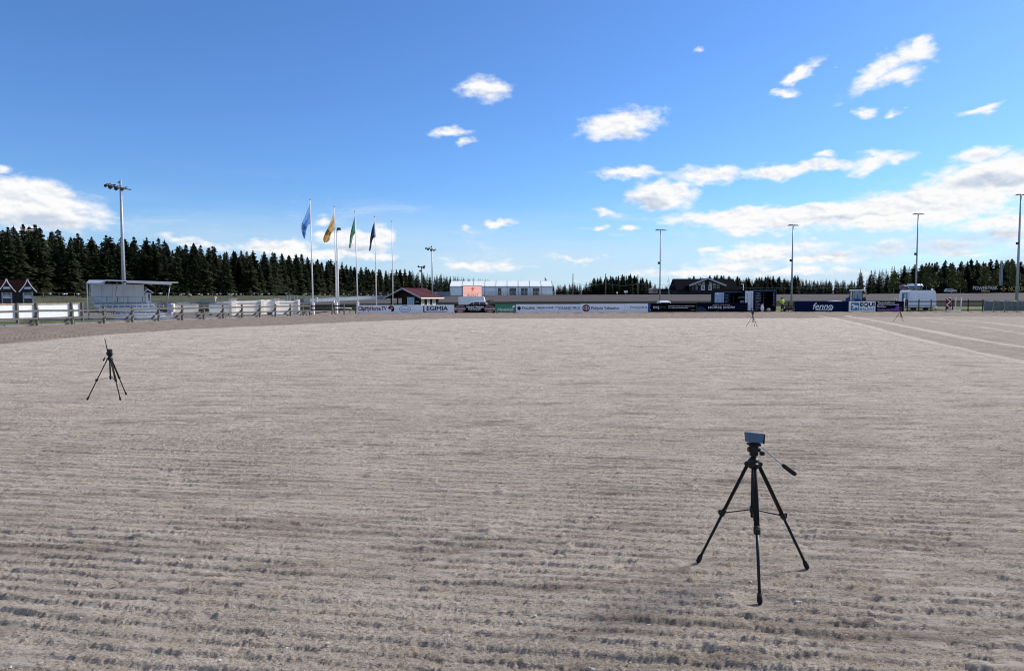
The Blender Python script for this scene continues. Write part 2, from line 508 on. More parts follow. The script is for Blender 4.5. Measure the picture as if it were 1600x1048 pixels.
    b.inputs['Roughness'].default_value = .95; b.inputs['Specular IOR Level'].default_value = .15
    tc = N(t, 'ShaderNodeTexCoord')
    def attr(n_):
        a = N(t, 'ShaderNodeAttribute'); a.attribute_name = n_
        return a.outputs['Fac']
    mp = N(t, 'ShaderNodeMapping'); t.links.new(tc.outputs['Object'], mp.inputs['Vector']); mp.inputs['Scale'].default_value = (.7, 1.5, 1)
    n1 = noise_(t, mp.outputs[0], 1.2, 9, .78)
    n2 = noise_(t, mp.outputs[0], 22, 6, .72)
    n3 = noise_(t, mp.outputs[0], 120, 4, .7)
    c = mixc(t, maprange(t, n1, .32, .68), SAND_D, SAND_L)
    ms = N(t, 'ShaderNodeMapping'); t.links.new(tc.outputs['Object'], ms.inputs['Vector']); ms.inputs['Scale'].default_value = (.55, 1.25, 1); ms.inputs['Location'].default_value = (3.7, 1.9, 0); ms.inputs['Rotation'].default_value = (0, 0, R(9))
    s1 = noise_(t, ms.outputs[0], 30, 8, .78, .3)
    s2 = noise_(t, ms.outputs[0], 62, 5, .75)
    c = mixc(t, maprange(t, s1, .51, .64, 0, .62), c, (.130, .092, .068))
    c = mixc(t, maprange(t, s2, .50, .62, 0, .70), c, (.115, .082, .060))
    c = mixc(t, maprange(t, n3, .50, .66, 0, .9), c, (.66, .56, .45))
    warm = noise_(t, tc.outputs['Object'], 3.1, 4, .6)
    c = mixc(t, maprange(t, warm, .52, .7, 0, .35), c, (.56, .44, .31))
    c = mixc(t, math_(t, 'MULTIPLY', attr('plate'), .6), c, (.62, .535, .45))
    sm = N(t, 'ShaderNodeMapping'); t.links.new(tc.outputs['Object'], sm.inputs['Vector']); sm.inputs['Scale'].default_value = (.30, 2.3, 1); sm.inputs['Rotation'].default_value = (0, 0, R(8))
    s4 = noise_(t, sm.outputs[0], 1.7, 8, .74, .2)
    c = mixc(t, maprange(t, s4, .50, .64, 0, .55), c, (.19, .145, .108))
    z = attr('zone')
    st = N(t, 'ShaderNodeMapping'); t.links.new(tc.outputs['Object'], st.inputs['Vector']); st.inputs['Scale'].default_value = (1.6, .5, 1); st.inputs['Rotation'].default_value = (0, 0, R(20))
    n4 = noise_(t, st.outputs[0], 1.6, 6, .65)
    ck = mixc(t, maprange(t, n4, .35, .65), (.205, .160, .122), (.295, .235, .180))
    c = mixc(t, z, c, ck)
    c = mixc(t, math_(t, 'MULTIPLY', attr('line'), .85), c, (.60, .50, .41))
    t.links.new(c, b.inputs['Base Color'])
    bn = N(t, 'ShaderNodeBump'); bn.inputs['Distance'].default_value = .045; bn.inputs['Strength'].default_value = 1.0
    hgt = math_(t, 'ADD', math_(t, 'MULTIPLY', n2, .8), math_(t, 'MULTIPLY', n3, .45))
    t.links.new(hgt, bn.inputs['Height']); t.links.new(bn.outputs[0], b.inputs['Normal'])
    me.materials.append(m)
    o = bpy.data.objects.new('arena_sand', me); COL.objects.link(o)
    tag(o, 'harrowed grey sand of the riding arena with its raked dark track', kind='structure')
SAND_D, SAND_L = (.400, .340, .276), (.635, .545, .447)

# where the three feet of each tripod press into the sand: (photo positions)
TRIPOD_FEET = {
    'front': [(1092, 878), (1187, 942), (1260, 888)],
    'left': [(137, 624.5), (188, 625), (197, 617)],
    'far': [(1166, 510.5), (1179, 510.5), (1183, 510.8)],
    'corner': [(1396, 502.2), (1409.5, 502), (1411.5, 502.4)],
}
FEET = [(*on_ground(*p)[:2], .12) for k in ('front', 'left') for p in TRIPOD_FEET[k]]
build_sand()

M_grass = mat('meadow_grass', (.105, .125, .040), .95, var=.45, scale=.6, bump=.05, bscale=9, spec=.1)
M_dry = mat('gravel_ground', (.16, .145, .125), .95, var=.3, scale=.8, bump=.02, bscale=20, spec=.1)
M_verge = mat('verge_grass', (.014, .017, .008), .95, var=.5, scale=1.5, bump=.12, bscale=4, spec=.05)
M_track = mat('track_surface', (.085, .072, .070), .95, var=.12, scale=.25, bump=.01, bscale=14, spec=.1, stretch=(.2, 2.0, 1))
M_field = mat('field_ground', (.075, .080, .040), .95, var=.4, scale=.2, spec=.1)

# banked curve of the race track: (photo x, inner depth, inner y, outer depth, outer y)
BANK = [(-2400, 80, 485, 88, 483.5), (-600, 80, 485, 88, 483.5), (100, 80, 483, 88, 481), (250, 83, 479.5, 91, 477.5), (320, 86, 478, 94, 475.6), (470, 99, 476, 110, 472.0),
        (600, 116, 474, 134, 467.6), (690, 136, 472, 154, 462.8), (870, 150, 470.6, 170, 460.6), (1300, 150, 469.8, 170, 459.6), (1600, 142, 468.8, 160, 457.4), (1900, 136, 468, 154, 456), (4200, 130, 468, 150, 456)]
def bank_at(px):
    for a, b in zip(BANK[:-1], BANK[1:]):
        if a[0] <= px <= b[0]:
            t = (px - a[0]) / (b[0] - a[0]); t = t * t * (3 - 2 * t) if 250 <= px <= 900 else t
            return [a[k] + t * (b[k] - a[k]) for k in range(1, 5)]
def terrain():
    pxs = sorted(set([-2400, -1600, -1000] + list(range(-600, 2400, 30)) + [2800, 3400, 4200]))
    parts = {'infield_ground': [], 'racetrack': [], 'field': [], 'verge': []}
    for px in pxs:
        yi, pi_, yo, po = bank_at(px)
        zi, zo = max(zat(pi_, yi), .02), max(zat(po, yo), .05)
        k = (px - 800) / FPX / math.cos(PITCH)
        g = lambda y, z: (k * y, y, z)
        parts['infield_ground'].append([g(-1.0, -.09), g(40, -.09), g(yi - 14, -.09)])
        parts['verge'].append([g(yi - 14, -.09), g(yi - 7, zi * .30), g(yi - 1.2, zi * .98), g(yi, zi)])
        parts['racetrack'].append([g(yi, zi), g(yi + (yo - yi) * .3, zi + (zo - zi) * .22), g(yi + (yo - yi) * .65, zi + (zo - zi) * .58), g(yo, zo)])
        parts['field'].append([g(yo, zo), g(yo + 4, zo + .02), g(yo + 40, max(zo, 1.6)), g(yo + 120, 2.2), g(4500, 2.4)])
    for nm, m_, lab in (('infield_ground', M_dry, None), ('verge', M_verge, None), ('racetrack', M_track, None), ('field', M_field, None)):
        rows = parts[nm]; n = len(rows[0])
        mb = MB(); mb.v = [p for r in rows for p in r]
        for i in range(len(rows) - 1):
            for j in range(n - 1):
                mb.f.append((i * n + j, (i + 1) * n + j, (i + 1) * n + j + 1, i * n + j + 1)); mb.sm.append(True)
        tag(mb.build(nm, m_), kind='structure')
terrain()
# grass infield behind the hoardings, gravel yard with kerb left of the post-and-rail fence
def sheet(name, pts, z, m):
    mb = MB(); mb.face([(p[0], p[1], z) for p in pts])
    return tag(mb.build(name, m), kind='structure')
sheet('infield_grass', [(-22, 84), (xat(1165, 80.5), 80.5), (xat(1220, 80.6), 80.6), (90, 81.5), (150, 122), (-10, 122), (-20, 100)], -.02, M_grass)
FENCE_K = .39
def fence_x(y): return -29.6 + (y - 39.6) * FENCE_K
def fence_at(px):
    k = ray(px, 500); k = k.x / k.y
    return Vector((k * (-29.6 - 39.6 * FENCE_K) / (k - FENCE_K), (-29.6 - 39.6 * FENCE_K) / (k - FENCE_K), 0))
sheet('gravel_yard', [(fence_x(12) - .4, 12), (fence_x(66) - .4, 66), (-22, 84), (-40, 84), (-90, 84), (-90, 12)], .075, M_dry)
sheet('grass_strip', [(fence_x(20) - 1.1, 20), (fence_x(47.6) - 1.1, 47.6), (fence_x(47.6) - 7, 47.6), (fence_x(20) - 7, 20)], .08, M_grass)
M_kerb = mat('kerb_concrete', (.34, .32, .29), .9, var=.2, scale=3)
kb = MB()
for i in range(27):
    y0 = 12 + i * 2
    kb.bar((fence_x(y0 + .02) - .3, y0 + .02, .05), (fence_x(y0 + 1.98) - .3, y0 + 1.98, .05), .2, .16)
tag(kb.build('kerb', M_kerb), kind='structure')

# ---------------------------------------------------------------- materials of the objects
M_white = mat('white_paint', (.80, .80, .80), .45, var=.05)
M_offwhite = mat('sunlit_offwhite', (.90, .82, .71), .7, var=.06, scale=2)  # warm sunlight on the white jump walls put into the colour
M_wood = mat('weathered_wood', (.145, .135, .12), .9, var=.3, scale=6, stretch=(1, 1, 6))
M_cap = mat('raw_timber', (.42, .30, .20), .85, var=.25, scale=5)
M_dwood = mat('dark_stained_wood', (.035, .030, .030), .8, var=.3, scale=5)
M_galv = mat('galvanised_steel', (.33, .36, .40), .5, .35, var=.12, scale=5)
M_grey = mat('grey_metal', (.34, .37, .41), .5, .3, var=.15)
M_dark = mat('dark_steel', (.05, .052, .058), .5, .2, var=.2)
M_black = mat('black_plastic', (.012, .012, .014), .42, var=.2, scale=30)
M_rubber = mat('black_rubber', (.015, .015, .015), .85, var=.2)
M_flagpole = mat('white_flagpole', (.82, .82, .82), .35, var=.04)
M_roofred = mat('red_roof_sheet', (.085, .016, .015), .6, var=.2, scale=2, stretch=(1, 8, 1))
M_roofdark = mat('dark_roof_tiles', (.009, .008, .009), .95, spec=.03, var=.3, scale=3)
M_maroon = mat('dark_maroon_shingles', (.014, .006, .007), .95, spec=.03, var=.3, scale=3)
M_glassd = mat('dark_glass', (.02, .025, .03), .12, var=.2, spec=.7)
M_paleblue = mat('pale_blue_paint', (.42, .55, .70), .5, var=.06)
M_pvc = mat('white_pvc_tarp', (.85, .88, .90), .5, var=.05, scale=1.5)
M_navy = mat('navy_paint', (.006, .009, .026), .8, var=.15, spec=.06)
M_blue = mat('tractor_blue', (.01, .05, .30), .35, var=.1)
M_hivis = mat('hi_vis_yellow', (.50, .85, .05), .8, var=.08)
M_skin = mat('skin', (.45, .27, .20), .6, var=.1)
M_asph = mat('dark_cladding', (.055, .052, .055), .8, var=.2)
M_concrete = mat('concrete', (.36, .35, .34), .9, var=.15, scale=3)
M_barrier = mat('bluegrey_barrier', (.20, .24, .29), .65, var=.18, scale=1.5)
M_red = mat('red_paint', (.35, .02, .02), .5, var=.1)

class Fr:
    """frame of a thing that faces the camera: photo position -> local x / z at depth Y"""
    def __init__(s, px, Y, z=0.0):
        s.Y = Y; s.o = Vector((xat(px, Y), Y, z))
    def x(s, px, py=470): return at(px, py, s.Y).x - s.o.x
    def z(s, py): return zat(py, s.Y) - s.o.z
    def p(s, px, py, y=0.0): return Vector((s.x(px, py), y, s.z(py)))

_dg = None
def text_mesh(s, bold=0.0, shear=0.0, extr=.0, space=1.0):
    cu = bpy.data.curves.new('lettering', 'FONT')
    cu.body = s; cu.offset = bold; cu.shear = shear; cu.extrude = extr; cu.resolution_u = 3; cu.space_character = space
    ob = bpy.data.objects.new('lettering', cu)
    COL.objects.link(ob)
    dg = bpy.context.evaluated_depsgraph_get(); dg.update()
    me = bpy.data.meshes.new_from_object(ob.evaluated_get(dg))
    bpy.data.objects.remove(ob); bpy.data.curves.remove(cu)
    return me
def text(parent, s, m, x0, x1, z0, z1, y, bold=0.0, shear=0.0, name='lettering', arch=0.0, space=1.0, th=.006):
    """lettering fitted into the rectangle, standing in the local xz plane and facing -y"""
    me = text_mesh(s, 0.0, shear, .01, space)
    co = np.empty(len(me.vertices) * 3, np.float32); me.vertices.foreach_get('co', co); co = co.reshape(-1, 3)
    lo, hi = co.min(0), co.max(0)
    u = (co[:, 0] - lo[0]) / (hi[0] - lo[0]); v = (co[:, 1] - lo[1]) / (hi[1] - lo[1])
    out = np.empty_like(co)
    out[:, 0] = x0 + u * (x1 - x0); out[:, 2] = z0 + v * (z1 - z0) - arch * (2 * u - 1) ** 2
    out[:, 1] = y - np.where(co[:, 2] > 0, th, 0)
    me.vertices.foreach_set('co', out.ravel()); me.update()
    if bold > 0:                       # heavier weight: the letters overprinted with small shifts
        bm = bmesh.new(); bm.from_mesh(me)
        em = (z1 - z0) * 1.3
        for k, (dx, dz) in enumerate(((bold * em, 0), (-bold * em, 0), (0, bold * em * .8), (0, -bold * em * .8))):
            m2 = me.copy()
            for v in m2.vertices: v.co.x += dx; v.co.z += dz; v.co.y += (-.0004 * (k + 1)) if v.co.y < y - th * .5 else 0
            bm.from_mesh(m2); bpy.data.meshes.remove(m2)
        bm.to_mesh(me); bm.free()
    me.materials.clear(); me.materials.append(m)
    o = bpy.data.objects.new(name, me); COL.objects.link(o); o.parent = parent
    return o
def poly(parent, name, pts, m, y, th=.006):
    """flat emblem outline in local xz, th thick towards -y"""
    mb = MB(); mb.prism(pts, y - th, y)
    return mb.build(name, m, parent)
def oval(cx, cz, rx, rz, n=36, a0=0, a1=360):
    return [(cx + rx * math.cos(R(a0 + (a1 - a0) * k / n)), cz + rz * math.sin(R(a0 + (a1 - a0) * k / n))) for k in range(n)]
def ring(parent, name, cx, cz, rx, rz, w, m, y, th=.006, n=36, a0=0, a1=360):
    mb = MB()
    full = abs(a1 - a0) >= 360
    for k in range(n):
        A, B = R(a0 + (a1 - a0) * k / n), R(a0 + (a1 - a0) * (k + 1) / n)
        P = [(cx + (rx - d) * math.cos(q), cz + (rz - d) * math.sin(q)) for d, q in ((0, A), (0, B), (w, B), (w, A))]
        mb.face([(a, y - th, z) for a, z in P])
    return mb.build(name, m, parent)
def print_lines(parent, name, rows, m, y, seed=1):
    """lines of print too small to read: rows of little word-long strokes (x0, x1, z0, z1)"""
    rg = random.Random(seed); mb = MB()
    for x0, x1, z0, z1 in rows:
        x = x0; h = z1 - z0
        while x < x1 - h * .3:
            w = h * rg.uniform(.45, .8)
            mb.box(x, min(x + w, x1), y - .004, y, z0 + (0 if rg.random() < .8 else -h * .2), z1 - (0 if rg.random() < .4 else h * .25))
            x += w + h * (.14 if rg.random() < .83 else .55)
    o = mb.build(name, m, parent); o['kind'] = 'stuff'
    return o

# ---------------------------------------------------------------- left: post-and-rail fence
def rail_fence():
    p0 = fence_at(58)
    rz = math.atan2(1.0, FENCE_K)
    t = thing('rail_fence', 'weathered grey post and rail fence running along the left edge of the sand', 'fence', p0, 0)
    pxs = [-560, -330, -150, -35, 58, 113, 163, 207, 248, 285, 318.5, 349, 378.5, 406, 430.5, 454, 474, 484]
    pts = [fence_at(px) - p0 for px in pxs]
    d = Vector((FENCE_K, 1, 0)).normalized(); nrm = Vector((-d.y, d.x, 0))
    for i, p in enumerate(pts):
        h = 1.06 + .05 * math.sin(i * 2.3)
        mb = MB(); mb.bar(p + Vector((0, 0, -.1)), p + Vector((.01 * math.sin(i * 5), 0, h)), .13, .13); mb.build('post', M_wood, t)
        if i not in (6,):
            mb = MB(); mb.bar(p + nrm * .85 + Vector((0, 0, .02)), p + nrm * .06 + Vector((0, 0, .62)), .07, .10); mb.build('brace', M_wood, t)
    for i in range(len(pts) - 1):
        for z, hh in ((.87, .125), (.43, .105)):
            w = .02 * math.sin(i * 3.1 + z * 9)
            a, b = pts[i] - nrm * .10, pts[i + 1] - nrm * .10
            mb = MB(); mb.bar(a + d * .01 + Vector((0, 0, z + w)), b - d * .01 + Vector((0, 0, z - w * .6)), .045, hh); mb.build('rail', M_wood, t)
    # the short run between the flagpoles and the hoardings
    p1 = on_ground(519, 491.2); p2 = on_ground(556, 490.4)
    t2 = thing('rail_fence', 'short dark rail fence between the flagpoles and the first white hoarding', 'fence', p1, 0)
    q = p2 - p1
    for p in (Vector((0, 0, 0)), q * .5, q):
        mb = MB(); mb.bar(p + Vector((0, 0, -.1)), p + Vector((0, 0, 1.05)), .12, .12); mb.build('post', M_wood, t2)
    for z in (.82, .46):
        mb = MB(); mb.bar(Vector((-2.3, -.1, z)), q + Vector((0, -.1, z)), .05, .13); mb.build('rail', M_dwood, t2)
    mb = MB(); mb.bar((.1, .9, 0), (.02, .06, .7), .08, .08); mb.build('brace', M_wood, t2)
rail_fence()

def left_hoarding():
    def at_line(px, off=3.0):
        k = ray(px, 490); k = k.x / k.y
        c = -29.6 - off - 39.6 * FENCE_K
        return Vector((k * c / (k - FENCE_K), c / (k - FENCE_K), 0))
    o = at_line(55)
    t = thing('hoarding', 'long blank white hoarding on timber posts behind the left fence', 'hoarding', o)
    stops = [-330, -150, -30, 25.5, 55.5, 110.5, 127]
    P = [at_line(p) - o for p in stops]
    d = Vector((FENCE_K, 1, 0)).normalized(); nrm = Vector((d.y, -d.x, 0))
    for i, p in enumerate(P):
        mb = MB(); mb.bar(p + nrm * .09 + Vector((0, 0, .04)), p + nrm * .09 + Vector((0, 0, 1.34)), .14, .12); mb.build('post', M_wood, t)
    for i in range(len(P) - 1):
        a, b = P[i] + d * .02, P[i + 1] - d * .02
        mb = MB(); mb.bar(a + Vector((0, 0, .76)), b + Vector((0, 0, .76)), .03, .93); mb.build('board', M_white, t)
        mb = MB(); mb.bar(a + Vector((0, 0, 1.275)) + nrm * .0, b + Vector((0, 0, 1.275)) + nrm * .0, .10, .09); mb.build('cap_rail', M_cap, t)
left_hoarding()

# ---------------------------------------------------------------- left: house with two gables
def gable_house():
    f = Fr(14, 78)
    t = thing('house', 'dark house with two swooping white-edged gables left of the grandstand', 'house', f.o, R(30))
    t.scale = (.86, 1, 1)
    z0, zr, ze = 0.0, f.z(436.5), f.z(455.5)
    x0, x1 = f.x(-60), f.x(57)
    body = MB(); body.box(x0 + .3, f.x(47), .35, 2.3, 0, ze + .1); body.build('wall', M_asph, t)
    rf = MB(); rf.prism([(.2, ze), (2.0, zr), (2.5, ze)], x0, f.x(44.5), 'x'); rf.build('roof', M_maroon, t)
    for c in (-28.5, 11.7, 43.0):
        xc = f.x(c); hw = f.x(56.5) - f.x(43)
        n = 10
        curve = [(u, zr + .05 - (zr - ze + .1) * (u ** .72)) for u in [k / n for k in range(n + 1)]]
        g = MB(); g.prism([(xc - u * hw * .98, z) for u, z in curve[::-1]] + [(xc + u * hw * .98, z) for u, z in curve[1:]], -.15, .30); g.build('gable', M_dwood, t)
        for s in (-1, 1):
            e = MB()
            for (u, z), (u2, z2) in zip(curve[:-1], curve[1:]):
                e.bar((xc + s * u * hw, -.2, z), (xc + s * u2 * hw, -.2, z2), .12, .11)
            e.build('bargeboard', M_offwhite, t)
        sg = MB(); sg.prism([(xc - .42, f.z(451.3)), (xc + .42, f.z(451.3)), (xc + .30, f.z(448.3)), (xc - .30, f.z(448.3))], -.20, -.16); sg.build('sign_plate', M_white, t)
        hw2 = f.x(51.5) - f.x(43) - .12
        b = MB(); b.box(xc - hw2, xc + hw2, -.2, .3, f.z(466), ze - .12); b.build('bay_wall', M_white, t)
        lo = MB(); lo.box(xc - hw2, xc + hw2, -.22, .28, 0, f.z(466.2)); lo.build('bay_base', mat('slate_boards', (.075, .08, .095), .8), t)
        for s in (-1, 1):
            cpost = MB(); cpost.box(xc + s * hw2 - .06, xc + s * hw2 + .06, -.32, -.23, 0, ze - .1); cpost.build('corner_post', M_galv, t)
        for wx in (-1, 1):
            a, b_ = xc + wx * hw2 * .5 - .22, xc + wx * hw2 * .5 + .22
            w = MB(); w.box(a, b_, -.225, -.2, f.z(460.8), f.z(457.4)); o = w.build('window', M_glassd, t)
            for i in range(3):
                q = MB(); q.box(a + .02 + i * .15, a + .12 + i * .15, -.226, -.2, f.z(463.6), f.z(462.1)); q.build('window', M_glassd, t)
gable_house()

# ---------------------------------------------------------------- left: trailer grandstand
M_seat = mat('blue_grey_seat', (.30, .34, .42), .6)
M_alu = mat('pale_aluminium', (.80, .82, .85), .5, 0.0, var=.08, scale=3)
M_canvas = mat('pale_grey_panel', (.66, .70, .75), .6, var=.06, scale=2)
def grandstand():
    f = Fr(200, 52)
    t = thing('grandstand', 'small mobile grandstand with pale seat rows under a flat roof', 'grandstand', f.o, R(29.3))
    t.scale = (.873, 1, 1)
    rfz0, rfz1 = f.z(445.0), f.z(438.2)
    # roof: two sheets, the right one reaching further forward
    r = MB()
    r.prism([(-1.6, f.z(443.0)), (2.6, f.z(436.8)), (2.6, f.z(438.0)), (-1.6, f.z(444.6))], f.x(139), f.x(165.5), 'x')
    r.build('roof', M_galv, t)
    r = MB()
    v = [f.p(166, 437.2, 1.6), f.p(277, 440.2, 1.6), f.p(278.5, 440.6, -1.9), f.p(166, 438.3, -1.9)]
    r.face(v); r.face([Vector(p) - Vector((0, 0, .07)) for p in v][::-1])
    for k in range(4):
        a, b = Vector(v[k]), Vector(v[(k + 1) % 4]); r.face([a, b, b - Vector((0, 0, .07)), a - Vector((0, 0, .07))])
    r.build('roof', M_alu, t)
    fa = MB(); fa.bar(f.p(197, 440.8, -1.75), f.p(268, 443.4, -1.75), .05, .17); fa.build('fascia_board', M_white, t)
    fb = MB(); fb.bar(f.p(192, 440.2, -1.7), f.p(199, 440.6, -1.7), .08, .2); fb.build('bracket', M_dark, t)
    # back wall of five upright panels and a side wall
    n = 5; xa, xb = f.x(142), f.x(227)
    for i in range(n):
        a, b = xa + (xb - xa) * i / n, xa + (xb - xa) * (i + 1) / n - .012
        w = MB(); w.box(a, b, 1.50, 1.55, f.z(474), f.z(444.2) + .04 * (n - i) / n); w.build('back_panel', M_canvas, t)
    w = MB(); w.prism([(-1.35, f.z(489)), (-1.35, f.z(444.8)), (-1.0, f.z(444.2)), (-1.2, f.z(486))], f.x(139), f.x(140.6), 'x'); w.build('side_panel', M_canvas, t)
    for (a, b, y) in (((141.5, 499), (142.5, 445), -1.3), ((178, 490), (183.5, 442), -1.35), ((259.5, 481), (266, 444), -1.5), ((229, 480), (229, 447), 1.3)):
        p = MB(); p.tube([f.p(*a, y), f.p(*b, y)], .045, 8); p.build('roof_post', M_grey, t)
    # seat rows: deck, riser and single seats
    rows = [(146, 243, 472.8, 475.4, 480.2, .95), (155, 250, 478.0, 480.6, 486.6, .15), (178, 258, 487.2, 490.0, 497.2, -.75)]
    for r_, (a, b, ys, yt, yb, y) in enumerate(rows):
        m = MB(); m.box(f.x(a), f.x(b), y - .03, y + .02, f.z(yb), f.z(yt)); m.build('riser', M_alu, t)
        m = MB(); m.box(f.x(a), f.x(b), y + .022, y + .85, f.z(yt) - .05, f.z(yt)); m.build('deck', M_galv, t)
        ns = int((f.x(b) - f.x(a)) / .46)
        for k in range(ns):
            x = f.x(a) + .12 + k * .46
            s = MB(); s.box(x, x + .36, y + .10, y + .42, f.z(yt) + .01, f.z(yt) + .05, .012); s.box(x, x + .36, y + .39, y + .425, f.z(yt) + .05, f.z(yt) + .16, .012)
            s.build('seat', M_seat, t)
    lo = MB(); lo.box(f.x(212), f.x(266), -1.35, -.8, f.z(497.5), f.z(494.2)); lo.build('step', M_alu, t)
    lo = MB(); lo.box(f.x(147), f.x(160), -1.35, -.9, f.z(500), f.z(497.6)); lo.build('step', M_alu, t)
    ch = MB(); ch.box(f.x(150), f.x(256), -.55, .9, f.z(499.2), f.z(497.4)); ch.build('chassis', M_dark, t)
    for px in (186.5, 217, 221.5, 241):
        w = MB(); w.tube([f.p(px, 499.0, -.75), f.p(px, 499.0, -.55)], .22, 14); w.build('wheel', M_rubber, t)
    # hand rails
    def railrun(p, q, posts, z2=.0):
        m = MB(); m.tube([p, q], .022, 6); m.build('hand_rail', M_grey, t)
    railrun(f.p(144, 463.3, 1.0), f.p(224, 463.3, 1.0), 5)
    for px in (144, 167, 183.5, 200, 223):
        m = MB(); m.tube([f.p(px, 472.5, 1.0), f.p(px, 463.3, 1.0)], .022, 6); m.build('rail_post', M_dark, t)
    for dy in (0, 3.2):
        railrun(f.p(145, 464.5 + dy, .8), f.p(176, 479.5 + dy, -1.0), 3)
        railrun(f.p(233, 466.3 + dy, .8), f.p(256.5, 476.5 + dy, -1.0), 3)
    for px, y0, y1 in ((148, 466, 490), (160.5, 472, 489), (174.5, 479, 490), (256.5, 476.5, 483), (236, 468, 480)):
        m = MB(); m.tube([f.p(px, y0, -.1), f.p(px, y1, -.1)], .022, 6); m.build('rail_post', M_grey, t)
    st = MB()
    for k in range(4):
        st.box(f.x(146 + k * 7), f.x(153 + k * 7), -1.0, -.4, f.z(484 + k * 3.6) - .04, f.z(484 + k * 3.6))
    st.build('stair_treads', M_grey, t)
grandstand()

def kiosk():
    f = Fr(233, 60)
    t = thing('kiosk', 'tiny white kiosk with a gabled roof beside the grandstand', 'kiosk', f.o, R(28))
    t.scale = (.88, 1, 1)
    b = MB(); b.box(f.x(226.5), f.x(235.8), 0, 1.3, 0, f.z(457.5)); b.build('wall', M_white, t)
    r = MB()
    zr = f.z(452.6); ze = f.z(458.2)
    for s in (-1, 1):
        xr = f.x(231.2); xe = f.x(231.2) + s * (f.x(240.8) - f.x(231.2)) * (.95 if s > 0 else .75)
        r.prism([(xr, zr), (xe, ze), (xe, ze + .08), (xr, zr + .09)], -.25, 1.5)
    r.build('roof', M_white, t)
    d = MB(); d.box(f.x(231.4), f.x(234.8), -.03, .0, f.z(470), f.z(458.3)); o = d.build('door', M_galv, t)
    g = MB(); g.box(f.x(232.2), f.x(234.1), -.04, -.032, f.z(465.5), f.z(459.3)); g.build('pane', M_glassd, o)
kiosk()

# ---------------------------------------------------------------- light masts
def cross_mast(px_b, py_b, px_t, py_t, Y, r0, r1, label, heads):
    b = at(px_b, py_b, Y); tp = at(px_t, py_t, Y)
    z0 = min(b.z, .0 if Y < 100 else b.z)
    t = thing('light_mast', label, 'light mast', (tp.x, Y, z0), 0, 'floodlight masts round the arena')
    H = tp.z - z0
    # the mast stands upright
    m = MB(); m.tube([(0, 0, 0), (0, 0, H * .5), (0, 0, H)], [r0, (r0 + r1) / 2, r1], 10); m.build('pole', M_galv, t)
    s = Y / FPX
    if heads == 'T':
        m = MB(); m.tube([(-7.0 * s, 0, H - .8 * s), (7.5 * s, 0, H - .8 * s)], .055, 6); m.build('cross_arm', M_grey, t)
        for k in (-7, -3.5, 3.5, 7.5):
            m = MB(); m.box(k * s - .12, k * s + .12, -.2, .2, H - .8 * s - .12, H - .8 * s - .058); m.build('lamp_head', M_grey, t)
        m = MB(); m.box(-.26 - r1, -r1 * .9, -.12, .12, H * .565, H * .565 + .32, .03); m.build('control_box', M_dark, t)
    return t, H, s
def four_head_mast(px_b, py_b, px_t, py_t, Y, r0, r1, label, k=1.0):
    t, H, s = cross_mast(px_b, py_b, px_t, py_t, Y, r0, r1, label, None)
    z = H - 11.5 * s * k
    m = MB(); m.tube([(-20 * s * k, -.5, z + 3.3 * s * k), (0, -.1, z), (12 * s * k, .4, z - 1.5 * s * k)], .05, 6); m.build('cross_arm', M_dark, t)
    for dx, dz, rr in ((-17, 4.0, 2.2), (-10, 1.9, 3.1), (-1.0, -.2, 3.1), (8.0, -1.6, 2.2)):
        c = Vector((dx * s * k, -.35, z + dz * s * k))
        m = MB(); m.tube([c + Vector((-rr * s * k * .25, -.25, -.16)), c + Vector((0, .0, 0)), c + Vector((.12, .32, .16))], [rr * s * k * .95, rr * s * k * .85, rr * s * k * .3], 12)
        m.build('lamp_head', M_dark, t)
    m = MB(); m.bar((-.22, 0, H - 3 * s * k), (.0, 0, H - 3 * s * k), .08, .1); m.build('bracket', M_dark, t)
four_head_mast(193, 492, 188.3, 282, 58, .175, .09, 'tall grey mast with four floodlights rising behind the grandstand')
four_head_mast(678, 475, 675, 384, 92, .115, .07, 'grey mast with floodlights at its top right of the red roofed hut', .5)
cross_mast(1032.5, 474, 1032.2, 358, 96, .10, .06, 'thin T-topped mast above the black hoarding in the middle', 'T')
cross_mast(1239, 474, 1239.3, 350.5, 92, .14, .07, 'thin T-topped mast by the person in hi-vis yellow', 'T')
cross_mast(1432.5, 474, 1434.8, 333, 96, .14, .07, 'thin T-topped mast rising behind the pale blue caravan', 'T')
cross_mast(1590, 474, 1595.3, 303, 92, .20, .09, 'T-topped mast at the right edge above the crowd barriers', 'T')
def horn_mast():
    Y = 120; b = at(659, 470, Y); tp = at(658.5, 416, Y)
    t = thing('speaker_mast', 'slender brown mast with dark horn speakers above the hut roof', 'mast', (tp.x, Y, 0))
    m = MB(); m.tube([(0, 0, 0), (0, 0, tp.z)], [.13, .09], 8); m.build('pole', M_wood, t)
    for dx, dz, a in ((-.28, -.15, -1), (.25, -.35, 1), (-.1, -.9, -1), (.3, -.1, 1)):
        m = MB(); m.tube([(0, 0, tp.z + dz), (dx * 1.3, -.15, tp.z + dz + .06), (dx * 1.9, -.3, tp.z + dz + .08)], [.05, .09, .2], 10); m.build('horn', M_dark, t)
horn_mast()

